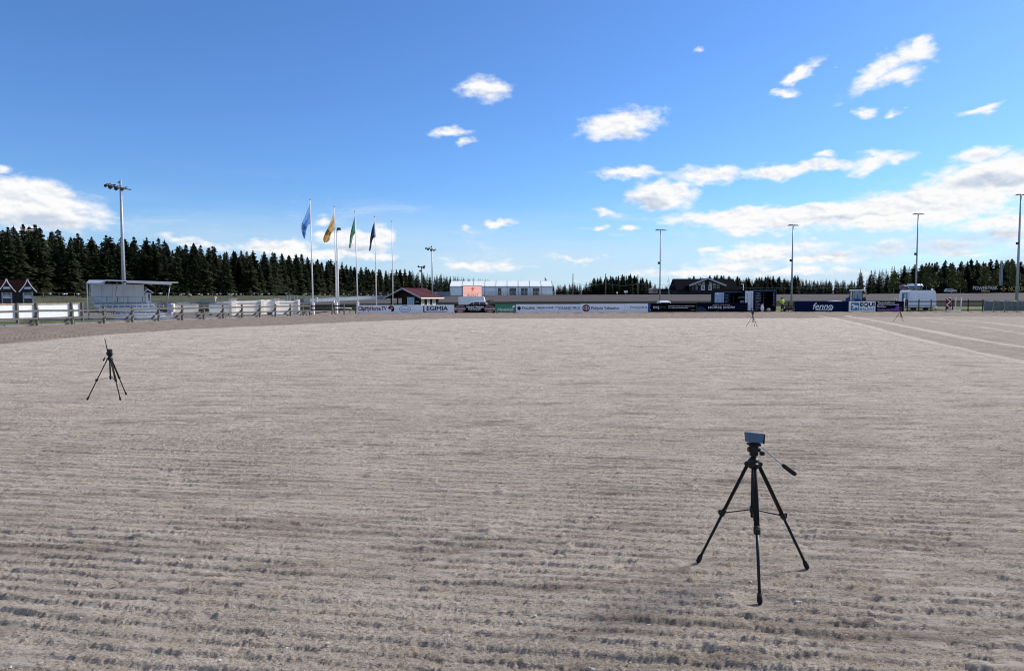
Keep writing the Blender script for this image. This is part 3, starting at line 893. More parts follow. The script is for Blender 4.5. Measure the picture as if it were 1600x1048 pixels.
# ---------------------------------------------------------------- flagpoles and flags
def flagpole(px_b, px_t, py_t, Y, label):
    tp = at(px_t, py_t, Y)
    t = thing('flagpole', label, 'flagpole', (tp.x + .0, Y, 0), 0, 'white flagpoles in a row')
    lean = xat(px_b, Y, 490) - tp.x
    H = tp.z
    m = MB(); m.tube([(lean, 0, 0), (lean * .5, 0, H * .5), (0, 0, H - .15)], [.075, .06, .03], 10); m.build('pole', M_flagpole, t)
    m = MB(); m.ball((0, 0, H - .1), .07, 1, 1, 1.3, 8, 6); m.build('finial', M_galv, t)
    if Y < 80:
        m = MB(); m.box(lean - .11, lean + .11, -.13, .13, 0, 1.15, .02); m.build('base_hinge', M_white, t)
    return t
FP = [(489.5, 484.6, 310, 68.0, 'nearest white flagpole carrying the light blue flag'), (526, 522.3, 321, 73, 'white flagpole carrying the yellow flag'),
      (559.5, 554.2, 329, 77.5, 'white flagpole carrying the green flag'), (588.6, 585.2, 337, 82.4, 'white flagpole carrying the dark blue flag'), (614.3, 612.3, 344.5, 88, 'bare white flagpole without a flag just left of the hut')]
for a in FP: flagpole(*a)
mm = at(526.5, 358, 78)
tm = thing('light_mast', 'stout white mast with one small lamp just behind the yellow flag', 'light mast', (mm.x, 78, 0), 0, 'floodlight masts round the arena')
m = MB(); m.tube([(0, 0, 0), (0, 0, mm.z)], [.15, .07], 12); m.build('pole', M_flagpole, tm)
m = MB(); m.box(.02, .42, -.16, .16, mm.z - .12, mm.z + .16, .05); m.build('lamp_head', M_dark, tm)

def flag(name_lab, cat_lab, col, E0, E1, Y, letters=None, seed=0):
    m = mat(name_lab, col, .85, var=.08, scale=2)
    nt = m.node_tree; out = nt.nodes['Material Output']; pb = nt.nodes['Principled BSDF']
    tr = N(nt, 'ShaderNodeBsdfTranslucent'); mx = N(nt, 'ShaderNodeMixShader'); mx.inputs[0].default_value = .5
    nt.links.new(pb.inputs['Base Color'].links[0].from_socket, tr.inputs['Color'])
    nt.links.new(pb.outputs[0], mx.inputs[1]); nt.links.new(tr.outputs[0], mx.inputs[2]); nt.links.new(mx.outputs[0], out.inputs[0])
    o = at(*E0[0], Y)
    def crv(E, t):
        x = t * (len(E) - 1); i = min(int(x), len(E) - 2); q = x - i
        g = lambda k: Vector((*E[max(0, min(len(E) - 1, k))], 0))
        a, b, c, d = g(i - 1), g(i), g(i + 1), g(i + 2)
        return .5 * ((2 * b) + (c - a) * q + (2 * a - 5 * b + 4 * c - d) * q * q + (3 * b - a - 3 * c + d) * q ** 3)
    def P(s, t, off=0.0):
        e = crv(E0, t).lerp(crv(E1, t), s)
        y = .28 * math.sin(s * 9 + t * 3 + seed) * min(1, t * 3) * (.4 + t) + t * .5
        return at(e.x, e.y, Y + y + off) - o
    n, k = 26, 18
    b = MB()
    b.v = [tuple(P(j / k, i / n)) for i in range(n + 1) for j in range(k + 1)]
    for i in range(n):
        for j in range(k):
            b.f.append((i * (k + 1) + j, (i + 1) * (k + 1) + j, (i + 1) * (k + 1) + j + 1, i * (k + 1) + j + 1)); b.sm.append(True)
    fl = b.build('flag', m, None, o)
    tag(fl, cat_lab, 'flag', 'drooping flags on the flagpoles')
    md = fl.modifiers.new('thickness', 'SOLIDIFY'); md.thickness = .012
    if letters:
        for s_, t0, t1, s0, s1 in letters:
            me = text_mesh(s_, .02)
            bm = bmesh.new(); bm.from_mesh(me)
            bmesh.ops.subdivide_edges(bm, edges=bm.edges[:], cuts=1)
            xs = [v.co.x for v in bm.verts]; ysv = [v.co.y for v in bm.verts]
            for v in bm.verts:
                u = (v.co.x - min(xs)) / (max(xs) - min(xs)); w = (v.co.y - min(ysv)) / (max(ysv) - min(ysv))
                v.co = P(s0 + (s1 - s0) * (1 - u), t0 + (t1 - t0) * (1 - w), -.05)
            bm.to_mesh(me); bm.free(); me.materials.clear(); me.materials.append(M_black)
            q = bpy.data.objects.new('lettering', me); COL.objects.link(q); q.parent = fl
    return fl
flag('flag_light_blue', 'light blue flag with black lettering drooping from the nearest flagpole', (.42, .64, .90),
     [(484.9, 317.5), (477, 337), (470.8, 352), (472, 364), (475.3, 373)], [(486.2, 349.5), (482, 351), (479.2, 358), (477.8, 366), (476.6, 373)], 68, [('INOF', .42, .60, .1, .9), ('I3', .68, .84, .25, .8)], 0)
flag('flag_yellow', 'yellow flag with black lettering drooping from the second flagpole', (.86, .72, .40),
     [(522.8, 329.5), (516, 347), (508.5, 363), (505, 373), (506.5, 379)], [(524.3, 358.5), (520.5, 361), (517, 367), (516, 374), (511.5, 378.2)], 73, [('ONTIER', .40, .58, .05, .9)], 2)
flag('flag_green', 'green flag hanging folded from the third flagpole', (.30, .52, .42),
     [(554.3, 337), (550.5, 352), (547.5, 366), (546.3, 378), (545.3, 387.5)], [(556, 364.5), (553.5, 366), (551, 372), (549, 381), (547.2, 388.2)], 77.5, None, 4)
flag('flag_dark_blue', 'dark blue flag hanging folded from the fourth flagpole', (.09, .15, .30),
     [(585.4, 344.5), (581.2, 358), (578.6, 372), (577.8, 384), (576.2, 391.5)], [(587, 370.5), (583.5, 372), (581, 378), (579.8, 386), (578.4, 392.2)], 82.4, [('S', .35, .5, .2, .7)], 5)

# ---------------------------------------------------------------- white show-jump walls along the left side
def jump_wall():
    f = Fr(415, 64.5)
    t = thing('show_jump_wall', 'long cream show jump wall with pillars and an arched centre', 'show jump', f.o, R(46))
    t.scale = (1.04, 1, 1)
    for a, b, yt, cap in ((361, 368.5, 467.5, 1), (405.5, 411.5, 468.2, 0), (427.5, 434, 468.0, 1), (465.5, 469.3, 468.0, 0)):
        m = MB(); m.box(f.x(a), f.x(b), -.25, .25, 0, f.z(yt), .02); m.build('pillar', M_offwhite, t)
        if cap:
            m = MB(); m.box(f.x(a) - .08, f.x(b) + .08, -.33, .33, f.z(yt) + .002, f.z(yt) + .09, .02); m.build('capstone', M_concrete, t)
    for a, b in ((368.5, 405.5), (434, 465.5)):
        m = MB(); m.box(f.x(a) + .005, f.x(b) - .005, -.08, .08, .12, f.z(470.4)); m.build('wall_panel', M_offwhite, t)
        m = MB(); m.box(f.x(a) + .005, f.x(b) - .005, -.12, -.082, f.z(473.6), f.z(472.8)); m.build('moulding', M_concrete, t)
        m = MB(); m.box(f.x(a) + .005, f.x(b) - .005, -.13, -.082, f.z(487.2), f.z(486.0)); m.build('moulding', M_concrete, t)
    x0, x1 = f.x(411.5) + .005, f.x(427.5) - .005
    top = [(x0 + (x1 - x0) * k / 14, f.z(472.0) + (f.z(468.0) - f.z(472.0)) * math.sin(math.pi * k / 14)) for k in range(15)]
    m = MB(); m.prism([(x0, .1)] + top + [(x1, .1)], -.1, .1); m.build('arch_panel', M_offwhite, t)
    m = MB(); m.box(f.x(421), f.x(437), -.6, -.45, .02, f.z(488.2)); m.build('foot_block', M_white, t)
    m = MB(); m.box(f.x(413.5), f.x(420), -.6, -.45, .02, f.z(487.6)); m.build('foot_block', M_dark, t)
jump_wall()
def low_box(px0, px1, yt, yb, Y, label, m_):
    f = Fr((px0 + px1) / 2, Y)
    t = thing('jump_filler', label, 'show jump', f.o, R(38), 'white show jump fillers by the left fence')
    m = MB(); m.box(f.x(px0), f.x(px1), -.12, .12, f.z(yb), f.z(yt), .015); m.build('panel', m_, t)
    m = MB(); m.box(f.x(px0), f.x(px1), -.16, .16, f.z(yt) + .002, f.z(yt) + .06, .01); m.build('cap', M_cap, t)
    for px in (px0 + 2, px1 - 2):
        m = MB(); m.box(f.x(px) - .06, f.x(px) + .06, -.3, .3, .0, f.z(yb) - .002); m.build('foot', M_wood, t)
low_box(271, 308, 475.6, 488, 61, 'low white jump filler next to the grandstand', M_offwhite)
low_box(327.5, 360, 475.2, 489.5, 62.5, 'low white jump filler left of the arched jump wall', M_white)
f = Fr(265.5, 60)
t = thing('jump_stand', 'pale lilac jump stand at the right end of the grandstand', 'show jump', f.o)
m = MB(); m.box(f.x(262.5), f.x(269), -.2, .2, 0, f.z(474), .03); m.build('post', mat('lilac_paint', (.45, .46, .60), .6), t)
m = MB(); m.box(f.x(268), f.x(272), -.1, .1, f.z(486), f.z(474.4), .02); m.build('wing', M_offwhite, t)

# ---------------------------------------------------------------- crash barrier of the banked curve, built panel by panel
def barrier():
    o = at(330, 475, bank_at(330)[2]); o.z = 0
    t = thing('barrier_wall', 'blue-grey panelled barrier along the outer edge of the banked track', 'barrier', o)
    px = 246.0; prev = None
    def point(px):
        b = bank_at(px); k = ray(px, 470); k = k.x / k.y
        return Vector((k * (b[2] + .3), b[2] + .3, max(zat(b[3], b[2]), .05) - .05))
    while px < 704:
        step = 1030 / bank_at(px)[2] * (.9 + .2 * ((px - 246) / 450))
        a, b = point(px), point(px + step)
        yt = np.interp(px, [250, 330, 470, 560, 600, 690, 710], [472.5, 470.6, 465.8, 463.6, 462.5, 453.9, 453.5]) if px < 690 else 454
        h = np.interp(px, [250, 330, 470, 600, 700], [.45, .42, .58, .72, 1.1])
        d = (b - a) * .012
        m = MB(); m.bar(a + d - o + Vector((0, 0, h / 2)), b - d - o + Vector((0, 0, h / 2)), .08, h); m.build('panel', M_barrier, t)
        px += step
barrier()

# wire fence and its little lamps in front of the forest
def lamp_fence():
    # centre line: photo x, top y, depth
    L = [(-120, 457.5, 84), (55, 457.2, 88), (140, 457.6, 96), (300, 458.4, 112), (460, 457.6, 126), (600, 455.8, 150), (700, 454.5, 172)]
    def pt(px):
        Y = np.interp(px, [l[0] for l in L], [l[2] for l in L]); yt = np.interp(px, [l[0] for l in L], [l[1] for l in L])
        return at(px, yt, float(Y))
    o = pt(300); o.z = 0
    t = thing('wire_fence', 'thin post and wire fence along the foot of the dark forest', 'fence', o)
    pxs = [-100 + i * 24.0 for i in range(33)]
    P = [pt(p) for p in pxs]
    for p in P:
        m = MB(); m.tube([Vector((p.x, p.y, 0)) - o, p - o], .035, 5); m.build('post', M_wood, t)
    for dz in (0.0, .45, .9):
        m = MB(); m.tube([p - o - Vector((0, .04, dz)) for p in P], .012 if dz < .8 else .05, 4); m.build('wire' if dz < .8 else 'rail', M_wood, t)
    rg = random.Random(3)
    proto = None
    spots = [66, 88, 92, 111, 132, 242, 244.5, 275, 280, 289, 291, 304.5, 308.5, 319, 333, 338.5, 352, 356, 358, 363.5, 371, 392, 403.5, 405, 415.5, 443, 470.5, 474.5, 484.5, 496, 504.5, 513, 534, 542, 562, 573, 581, 592, 604]
    for i, px in enumerate(spots):
        p = pt(px); p = p + Vector((0, 1.5, 0)); zt = zat(459.6 + rg.uniform(-1.2, 2.2) * .7, p.y)
        if proto is None:
            t2 = thing('garden_lamp', 'small white-headed lamp on a thin post in front of the forest', 'lamp', (p.x, p.y, 0), 0, 'small lamps along the wire fence')
            m = MB(); m.tube([(0, 0, 0), (0, 0, 1.0)], .03, 5); q = m.build('post', M_wood, t2)
            m = MB(); m.box(-.17, .12, -.1, .1, 0, .12, .03); h = m.build('lamp_head', M_white, t2)
            proto = t2
        else:
            t2 = copy_tree(proto); t2.location = (p.x, p.y, 0)
        H = zt
        for c in t2.children:
            if c.name.startswith('post'): c.scale = (1, 1, H)
            else: c.location = (0, 0, H)
lamp_fence()

# ---------------------------------------------------------------- hoardings along the far side
BA, BB = on_ground(557, 490.0), on_ground(1413, 487.0)
def on_line(px):
    k = ray(px, 488); k = k.x / k.y
    d = BB - BA
    s = (k * BA.y - BA.x) / (d.x - k * d.y)
    return BA + d * s
BANG = math.atan2(BB.y - BA.y, BB.x - BA.x)
M_bwhite = mat('white_banner_vinyl', (.80, .83, .88), .5, var=.03, scale=1)
M_bblack = mat('black_banner_vinyl', (.007, .0065, .007), .9, spec=.03, var=.1, scale=1)
M_bnavy = mat('navy_banner_vinyl', (.004, .006, .018), .9, spec=.03, var=.25, scale=.5)
M_fenno = mat('fenno_navy_vinyl', (.006, .011, .05), .9, spec=.03, var=.1, scale=1)
M_green = mat('green_banner_vinyl', (.05, .24, .13), .5, var=.06, scale=1)
M_ink = mat('dark_blue_ink', (.007, .010, .035), .9, spec=.03)
M_inkr = mat('dark_red_ink', (.13, .004, .008), .9, spec=.03)
M_inkb = mat('black_ink', (.008, .008, .009), .9, spec=.03)
M_inkg = mat('grey_ink', (.07, .08, .10), .8)
M_inkt = mat('teal_ink', (.03, .20, .32), .6)
M_inkbl = mat('slate_blue_ink', (.10, .22, .36), .6)
M_pwhite = mat('white_ink', (.80, .80, .82), .6, var=.02)
M_pgrey = mat('pale_grey_ink', (.50, .49, .53), .6)
M_brown = mat('brown_ink', (.17, .055, .03), .6)
M_violet = mat('violet_ink', (.20, .06, .30), .6, var=.25, scale=1.5)
M_royal = mat('royal_blue_ink', (.02, .10, .32), .6)
TOPX = [540, 558, 700, 806, 1000, 1088, 1165, 1241, 1412, 1430]
TOPY = [477, 476.9, 476.2, 475.6, 474.3, 473.0, 472.6, 471.0, 470.6, 470.5]
class Banner:
    def __init__(s, px0, px1, m, label, joints=(), group='sponsor hoardings along the far edge of the sand'):
        a, b = on_line(px0), on_line(px1)
        s.c = (a + b) / 2
        s.w = (b - a).length
        s.px0, s.px1 = px0, px1
        s.h = zat(float(np.interp((px0 + px1) / 2, TOPX, TOPY)), s.c.y)
        s.t = thing('sponsor_hoarding', label, 'hoarding', s.c, BANG, group)
        stops = [px0] + list(joints) + [px1]
        for i in range(len(stops) - 1):
            x0, x1 = s.x(stops[i]) + (.006 if i else .0), s.x(stops[i + 1]) - .006
            mb = MB(); mb.box(x0, x1, -.02, .02, .05, s.h, .008); mb.build('panel', m, s.t)
        n = max(2, int(s.w / 2.2) + 1)
        for i in range(n):
            x = -s.w / 2 + .15 + (s.w - .3) * i / (n - 1)
            mb = MB(); mb.bar((x, .06, 0), (x, .06, s.h - .03), .07, .07); mb.build('back_post', M_wood, s.t)
            mb = MB(); mb.bar((x, .75, .0), (x, .10, s.h * .7), .05, .05); mb.build('stay', M_wood, s.t)
    def x(s, px):
        u = (px - s.px0) / (s.px1 - s.px0)
        return (u - .5) * s.w
    def z(s, v): return .05 + v * (s.h - .05)      # v: 0 bottom .. 1 top
    def text(s, txt, m, px0, px1, v0, v1, **k): return text(s.t, txt, m, s.x(px0), s.x(px1), s.z(v0), s.z(v1), -.022, **k)
    def poly(s, name, pts, m, d=0.0): return poly(s.t, name, [(s.x(a), s.z(b)) for a, b in pts], m, -.022 - d)
    def oval(s, name, px, v, rpx, rv, m, d=0.0):
        return poly(s.t, name, oval(s.x(px), s.z(v), rpx * s.w / (s.px1 - s.px0), rv * (s.h - .05)), m, -.022 - d)
    def ring(s, name, px, v, rpx, rv, w, m, d=0.0, a0=0, a1=360):
        return ring(s.t, name, s.x(px), s.z(v), rpx * s.w / (s.px1 - s.px0), rv * (s.h - .05), w, m, -.022 - d, a0=a0, a1=a1)
    def lines(s, rows, m, seed=1): return print_lines(s.t, 'small_print', [(s.x(a), s.x(b), s.z(c), s.z(d)) for a, b, c, d in rows], m, -.022, seed)

b = Banner(558, 617.6, M_bwhite, 'white hoarding reading ClipMyHorse.TV with a dark red horse head')
b.text('ClipMyHorse.TV', M_inkr, 560.3, 604.2, .22, .84, bold=.022, shear=.12)
# horse-head crest: a mane arc over a head
b.ring('emblem', 611.2, .52, 5.0, .42, .17, M_inkr, 0, -45, 175)
b.poly('emblem', [(607.4, .58), (609.6, .70), (612.2, .62), (615.0, .40), (614.6, .22), (611.8, .14), (610.9, .30), (612.3, .40), (610.4, .50), (608.0, .50)], M_inkr)
b = Banner(617.6, 648, M_bwhite, 'white hoarding with a slate blue oval ZOLUX mark')
b.ring('emblem', 633, .5, 9.2, .42, .05, M_inkbl)
b.text('ZOLUX', M_inkbl, 626.8, 639.2, .36, .62, bold=.01)
b = Banner(648, 709.8, M_bwhite, 'white hoarding reading LEGIMIA in dark serif capitals')
b.poly('emblem', [(661.2, .10), (663.0, .10), (663.0, .86), (661.2, .86)], M_ink)
b.poly('emblem', [(663.0, .10), (666.0, .10), (666.0, .17), (663.0, .17)], M_ink)
b.text('EGIMIA', M_ink, 666.8, 699.5, .32, .84, bold=.035)
b.lines([(666, 699, .12, .20)], M_inkg, 4)
b = Banner(710.2, 773.4, M_bblack, 'black hoarding reading VIIDEN TÄHDEN KUIVIKKEET between two brown ovals')
for px in (719, 765):
    b.oval('emblem', px, .5, 8.2, .42, M_pgrey)
    b.oval('emblem', px, .5, 7.8, .385, M_brown, .006)
    b.poly('emblem', [(px - 7.9, .42), (px + 7.9, .42), (px + 7.9, .58), (px - 7.9, .58)], M_pgrey, .012)
    b.lines([(px - 3.4, px + 4.2, .22, .30)], M_pwhite, 3).location.y = -.016
b.text('VIIDEN TÄHDEN', M_pwhite, 728.6, 755.4, .60, .86, bold=.03)
b.text('KUIVIKKEET', M_pwhite, 731.8, 752.2, .36, .56, bold=.03)
for px in (736, 739, 742, 745, 748):
    pts = []
    for k in range(10):
        r = (.75 if k % 2 == 0 else .32); pts.append((px + r * math.sin(k * math.pi / 5), .23 + r * .075 * math.cos(k * math.pi / 5)))
    b.poly('star', pts, M_pgrey)
b = Banner(773.8, 806, M_green, 'green hoarding reading Hankkija with a pale leaf')
b.text('Hankkija', M_pwhite, 777, 802, .12, .56, bold=.02, shear=.25)
b.poly('emblem', [(800.2, .62), (800.6, .78), (803.0, .90), (804.6, .92), (804.4, .74), (802.6, .62), (801.0, .58)], M_pwhite)
b = Banner(806.3, 906.2, M_bwhite, 'long white hoarding reading TALLINK SILJA LINE and GRAND PRIX', (838.7, 872.5))
for dx, dz in ((0, .16), (2.2, 0), (0, -.16), (-2.2, 0)):
    b.oval('emblem', 811.0 + dx * .75, .53 + dz * .8, 1.25, .12, M_ink)
b.text('TALLINK', M_ink, 814.8, 835.4, .42, .68, bold=.03)
b.text('SILJA LINE', M_ink, 839.6, 864.2, .42, .68, bold=.03)
b.poly('divider', [(838.3, .36), (838.6, .36), (838.6, .72), (838.3, .72)], M_inkg)
b.ring('emblem', 869.5, .50, 3.0, .22, .05, M_inkg, 0, -20, 170)
b.text('GRAND PRIX', M_inkg, 873.2, 906.0, .35, .72, bold=.012)
b = Banner(906.5, 976.2, M_bwhite, 'white hoarding with a red round emblem reading Pohjola Vakuutus')
b.oval('emblem', 915.6, .5, 5.8, .42, M_inkr)
for s_ in (-1, 1): b.ring('emblem', 915.6 + s_ * 2.0, .5, 2.3, .17, .055, M_pwhite, .004)
b.poly('emblem', [(915.2, .14), (916.0, .14), (916.0, .86), (915.2, .86)], M_pwhite, .004)
b.text('Pohjola Vakuutus', M_inkg, 923.6, 966.6, .24, .70, bold=.012)
b = Banner(976.5, 1012.2, M_bwhite, 'short white hoarding reading POHJOLA beside the black one')
b.text('POHJOLA', M_inkg, 985.0, 1011.4, .35, .70, bold=.012)
b = Banner(1012.5, 1087.8, M_bblack, 'black hoarding reading eqpro with a blue edge')
b.poly('edge_stripe', [(1012.7, .02), (1015.2, .02), (1016.4, .3), (1015.0, .5), (1016.4, .8), (1015.2, .98), (1012.7, .98)], M_royal)
b.oval('emblem', 1016.3, .24, .7, .07, M_pgrey)
b.text('eq', M_pgrey, 1020.2, 1028.8, .30, .66, bold=.02)
b.text('pro', M_inkg, 1029.0, 1040, .30, .66, bold=-.01)
b.lines([(1043.8, 1085, .62, .72), (1043.8, 1075.5, .43, .53), (1079.5, 1085, .22, .27)], M_pgrey, 6)
b = Banner(1088, 1168.2, M_bnavy, 'dark navy hoarding reading HORSE SHOW in arched white letters')
b.poly('edge_stripe', [(1088.3, .02), (1107, .02), (1098, .55), (1088.3, .55)], mat('deep_blue_ink', (.012, .03, .075), .6))
b.text('HORSE', M_pwhite, 1106.2, 1127.2, .38, .63, bold=.01, arch=.03)
b.text('SHOW', M_pwhite, 1129.2, 1148, .38, .63, bold=.01, arch=.03)
b.lines([(1113.4, 1122.4, .75, .82), (1124, 1140, .76, .82), (1116, 1123, .15, .17)], M_pgrey, 9)
b = Banner(1241.2, 1325.8, M_fenno, 'deep blue hoarding reading fenno in white italic letters')
b.text('fenn', M_pwhite, 1269.5, 1293.0, .22, .86, bold=.012, shear=.28)
b.ring('lettering', 1297.4, .42, 3.9, .24, .11, M_pwhite)
b.ring('lettering', 1297.9, .42, 1.7, .11, .05, M_pwhite, 0, 30, 290)
b.lines([(1274, 1300.5, .11, .19)], M_pwhite, 12)
b = Banner(1326, 1367.4, M_bwhite, 'white hoarding reading EQUI BALANS with a white horse on teal')
cx = [(1329, .18), (1329, .80), (1330, .87), (1341, .87), (1342, .80), (1342, .18), (1341, .12), (1330, .12)]
b.poly('emblem', cx, M_inkt)
b.poly('emblem', [(1329.0, .60), (1331.5, .74), (1334, .70), (1335.2, .60), (1339, .62), (1341, .50), (1341.6, .36), (1340.4, .50), (1340.2, .24), (1339, .22), (1338.8, .42), (1336, .44), (1335.2, .20), (1334.2, .34), (1332, .22), (1331, .30), (1333.0, .44), (1332.6, .58), (1330.6, .56)], M_pwhite, .006)
b.text('EQUI', M_inkb, 1343.8, 1365.6, .44, .88, bold=.05)
b.text('BALANS', M_inkt, 1343.8, 1365.4, .13, .36, bold=.02, space=1.15)
b = Banner(1367.8, 1412, M_bnavy, 'dark hoarding with violet swirl reading Tiedonhallinnan tärkein komponentti')
b.poly('swirl', [(1386, .12), (1392, .30), (1397, .28), (1400, .52), (1403, .58), (1406, .40), (1406.5, .16), (1405, .06), (1372, .06), (1374, .14)], M_violet)
b.text('Tiedonhallinnan', M_pwhite, 1370.4, 1397, .78, .94, bold=.02)
b.text('tärkein komponentti', M_pwhite, 1370.4, 1404, .58, .75, bold=.02)
b.text('Ihminen.', M_pwhite, 1370.4, 1384, .40, .56, bold=.02)
b.lines([(1370, 1395, .16, .22)], M_pgrey, 15)

# ---------------------------------------------------------------- red-roofed hut
def hut():
    Y = 88.0
    o = at(657, 476, Y); o.z = 0
    rz = R(-24)
    # local: x along the gable wall (to the right), y along the ridge (away); the gable faces -y
    t = thing('hut', 'dark wooden hut with a dull red roof behind the white hoardings', 'hut', o, rz)
    W, L, ze, zr = 4.55, 4.6, 1.80, 2.80
    M_logs = mat('dark_log_wall', (.016, .009, .008), .85, var=.3, scale=4)
    wall = MB()
    wall.prism([(-W * .62, 0), (0, 0), (0, ze), (-W / 2, zr - .1), (-W * .62, zr - .32)], 0, .1)   # closed part of the gable with the door
    wall.prism([(-W, ze - .15), (-W * .62, ze - .15), (-W * .62, zr - .32), (-W, ze)], 0, .1)      # over the porch opening
    wall.build('gable_wall', M_logs, t)
    w = MB(); w.box(-W * .62, -W * .60, .1, L - .1, 0, ze); w.box(-W, 0, L - .1, L, 0, .5); w.box(-W * .6, 0, L - .1, L, .5, ze); w.build('inner_wall', M_logs, t)
    s = MB(); s.box(-.1, 0, .1, L, 0, .72); s.box(-.1, 0, .1, L, 1.72, ze)
    wx = [(.22, .80), (1.65, 2.25), (3.0, 3.75)]
    ed = [.1] + [q for a in wx for q in a] + [L]
    for i in range(0, len(ed), 2): s.box(-.1, 0, ed[i], ed[i + 1], .72, 1.72)
    s.build('side_wall', M_logs, t)
    for (a, b_) in wx:
        fr = MB()
        fr.box(.0, .05, a - .06, a + .03, .66, 1.78); fr.box(.0, .05, b_ - .03, b_ + .06, .66, 1.78); fr.box(.0, .05, a + .03, b_ - .03, 1.70, 1.78); fr.box(.0, .05, a + .03, b_ - .03, .66, .74)
        for z in (1.0, 1.22, 1.46): fr.box(.0, .04, a + .03, b_ - .03, z - .02, z + .02)
        fr.box(.0, .04, (a + b_) / 2 - .02, (a + b_) / 2 + .02, .74, 1.70)
        wo = fr.build('window', M_offwhite, t)
        p = MB(); p.box(-.06, -.02, a + .01, b_ - .01, .72, 1.72); p.build('sunlit_pane', mat('sunlit_cream', (.62, .57, .47), .8), wo)  # cream fill: the warm sunlight on the hut windows painted in
    for i, (x, y) in enumerate(((-W + .06, .06), (-W + 1.05, .06), (-W + .06, L - .1))):
        m = MB(); m.bar((x, y, 0), (x, y, ze + .05), .13, .13); m.build('porch_post', M_logs, t)
    d = MB(); d.box(-1.95, -.92, -.05, -.002, .05, 1.62); do = d.build('door', M_paleblue, t)
    g = MB()
    for i in range(3):
        for j in range(6):
            g.box(-1.80 + i * .26, -1.60 + i * .26, -.056, -.051, .22 + j * .225, .39 + j * .225)
    g.build('pane', mat('pale_glass', (.25, .38, .52), .2), do)
    h = MB(); h.box(-2.02, -.85, -.07, -.002, 1.63, 1.70); h.build('door_lintel', M_paleblue, t)
    for x in (-.70, -.42):
        n = MB(); n.box(x, x + .14, -.03, -.002, 1.05, 1.18); n.build('notice', M_pgrey, t)
    # roof with a wide overhang
    ov = .55
    for s_ in (-1, 1):
        xe = -W / 2 + s_ * (W / 2 + ov); zz = ze - (zr - ze) / (W / 2) * ov
        r = MB(); r.prism([(-W / 2, zr), (xe, zz), (xe, zz + .09), (-W / 2, zr + .10)], -.75, L + .5); ro = r.build('roof', M_roofred, t)
        ribs = MB()
        for k in range(13):
            y = -.7 + k * (L + 1.15) / 12
            ribs.bar((-W / 2, y, zr + .11), (xe, y, zz + .10), .03, .03)
        ribs.build('roof_ribs', M_roofred, ro)
        e = MB(); e.bar((-W / 2, -.77, zr + .02), (xe, -.77, zz + .02), .04, .17); e.build('bargeboard', M_galv, t)
        e = MB(); e.bar((xe + s_ * .022, -.77, zz + .02), (xe + s_ * .022, L + .5, zz + .02), .04, .16); e.build('eave_board', M_offwhite, t)
    c = MB(); c.tube([(-W / 2 - .0, -.4, zr), (-W / 2, -.4, zr + .95)], .06, 6); c.build('chimney_pipe', M_dark, t)
hut()

# ---------------------------------------------------------------- screen trailer and cars
def screen():
    f = Fr(737, 88)
    t = thing('screen_trailer', 'pale blue trailer with a pink lit scoreboard screen on top', 'scoreboard trailer', f.o)
    m = MB()
    m.prism([(f.x(716.3), .45), (f.x(716.3), f.z(465)), (f.x(717.3), f.z(463.4)), (f.x(754), f.z(463.2)), (f.x(756.5), f.z(465)), (f.x(759), .45)], 0, 2.2); m.build('body', mat('trailer_white', (.72, .76, .82), .4, var=.04), t)
    for px in (731, 744):
        w = MB(); w.tube([f.p(px, 486, .05), f.p(px, 486, .3)], .33, 14); w.build('wheel', M_rubber, t)
    m = MB(); m.box(f.x(722.0), f.x(752.6), .85, 1.1, f.z(463.2), f.z(446.0)); m.build('screen_cabinet', M_dark, t)
    m = MB(); m.box(f.x(722.8), f.x(752.2), .80, .845, f.z(463.1), f.z(446.6)); 
    m.build('screen', mat('pink_screen', (.1, .04, .04), .4, var=.02, emit=(1.0, .56, .50), estr=.40), t)
    red = mat('screen_red', (.1, .01, .01), .4, emit=(.75, .10, .08), estr=.40)
    dk = mat('screen_maroon', (.05, .02, .03), .4, emit=(.25, .06, .08), estr=.3)
    y = .795
    poly(t, 'emblem', [(f.x(a), f.z(b)) for a, b in ((735.2, 450.4), (737.2, 449.4), (737.4, 448.2), (738.4, 449.3), (740.6, 449.6), (741.0, 451.0), (739.4, 451.6), (739.2, 453.2), (736.6, 455.6), (735.6, 455.2), (737.4, 453.0), (737.0, 451.4), (735.6, 451.6))], red, y)
    text(t, '00.34.27', dk, f.x(729.2), f.x(746.6), f.z(462.6), f.z(459.2), y, bold=.01)
    ln = MB()
    for yy in (450.6, 457.4): ln.box(f.x(723.6), f.x(751.4), y - .004, y, f.z(yy), f.z(yy - .22))
    ln.build('screen_line', red, t)
screen()

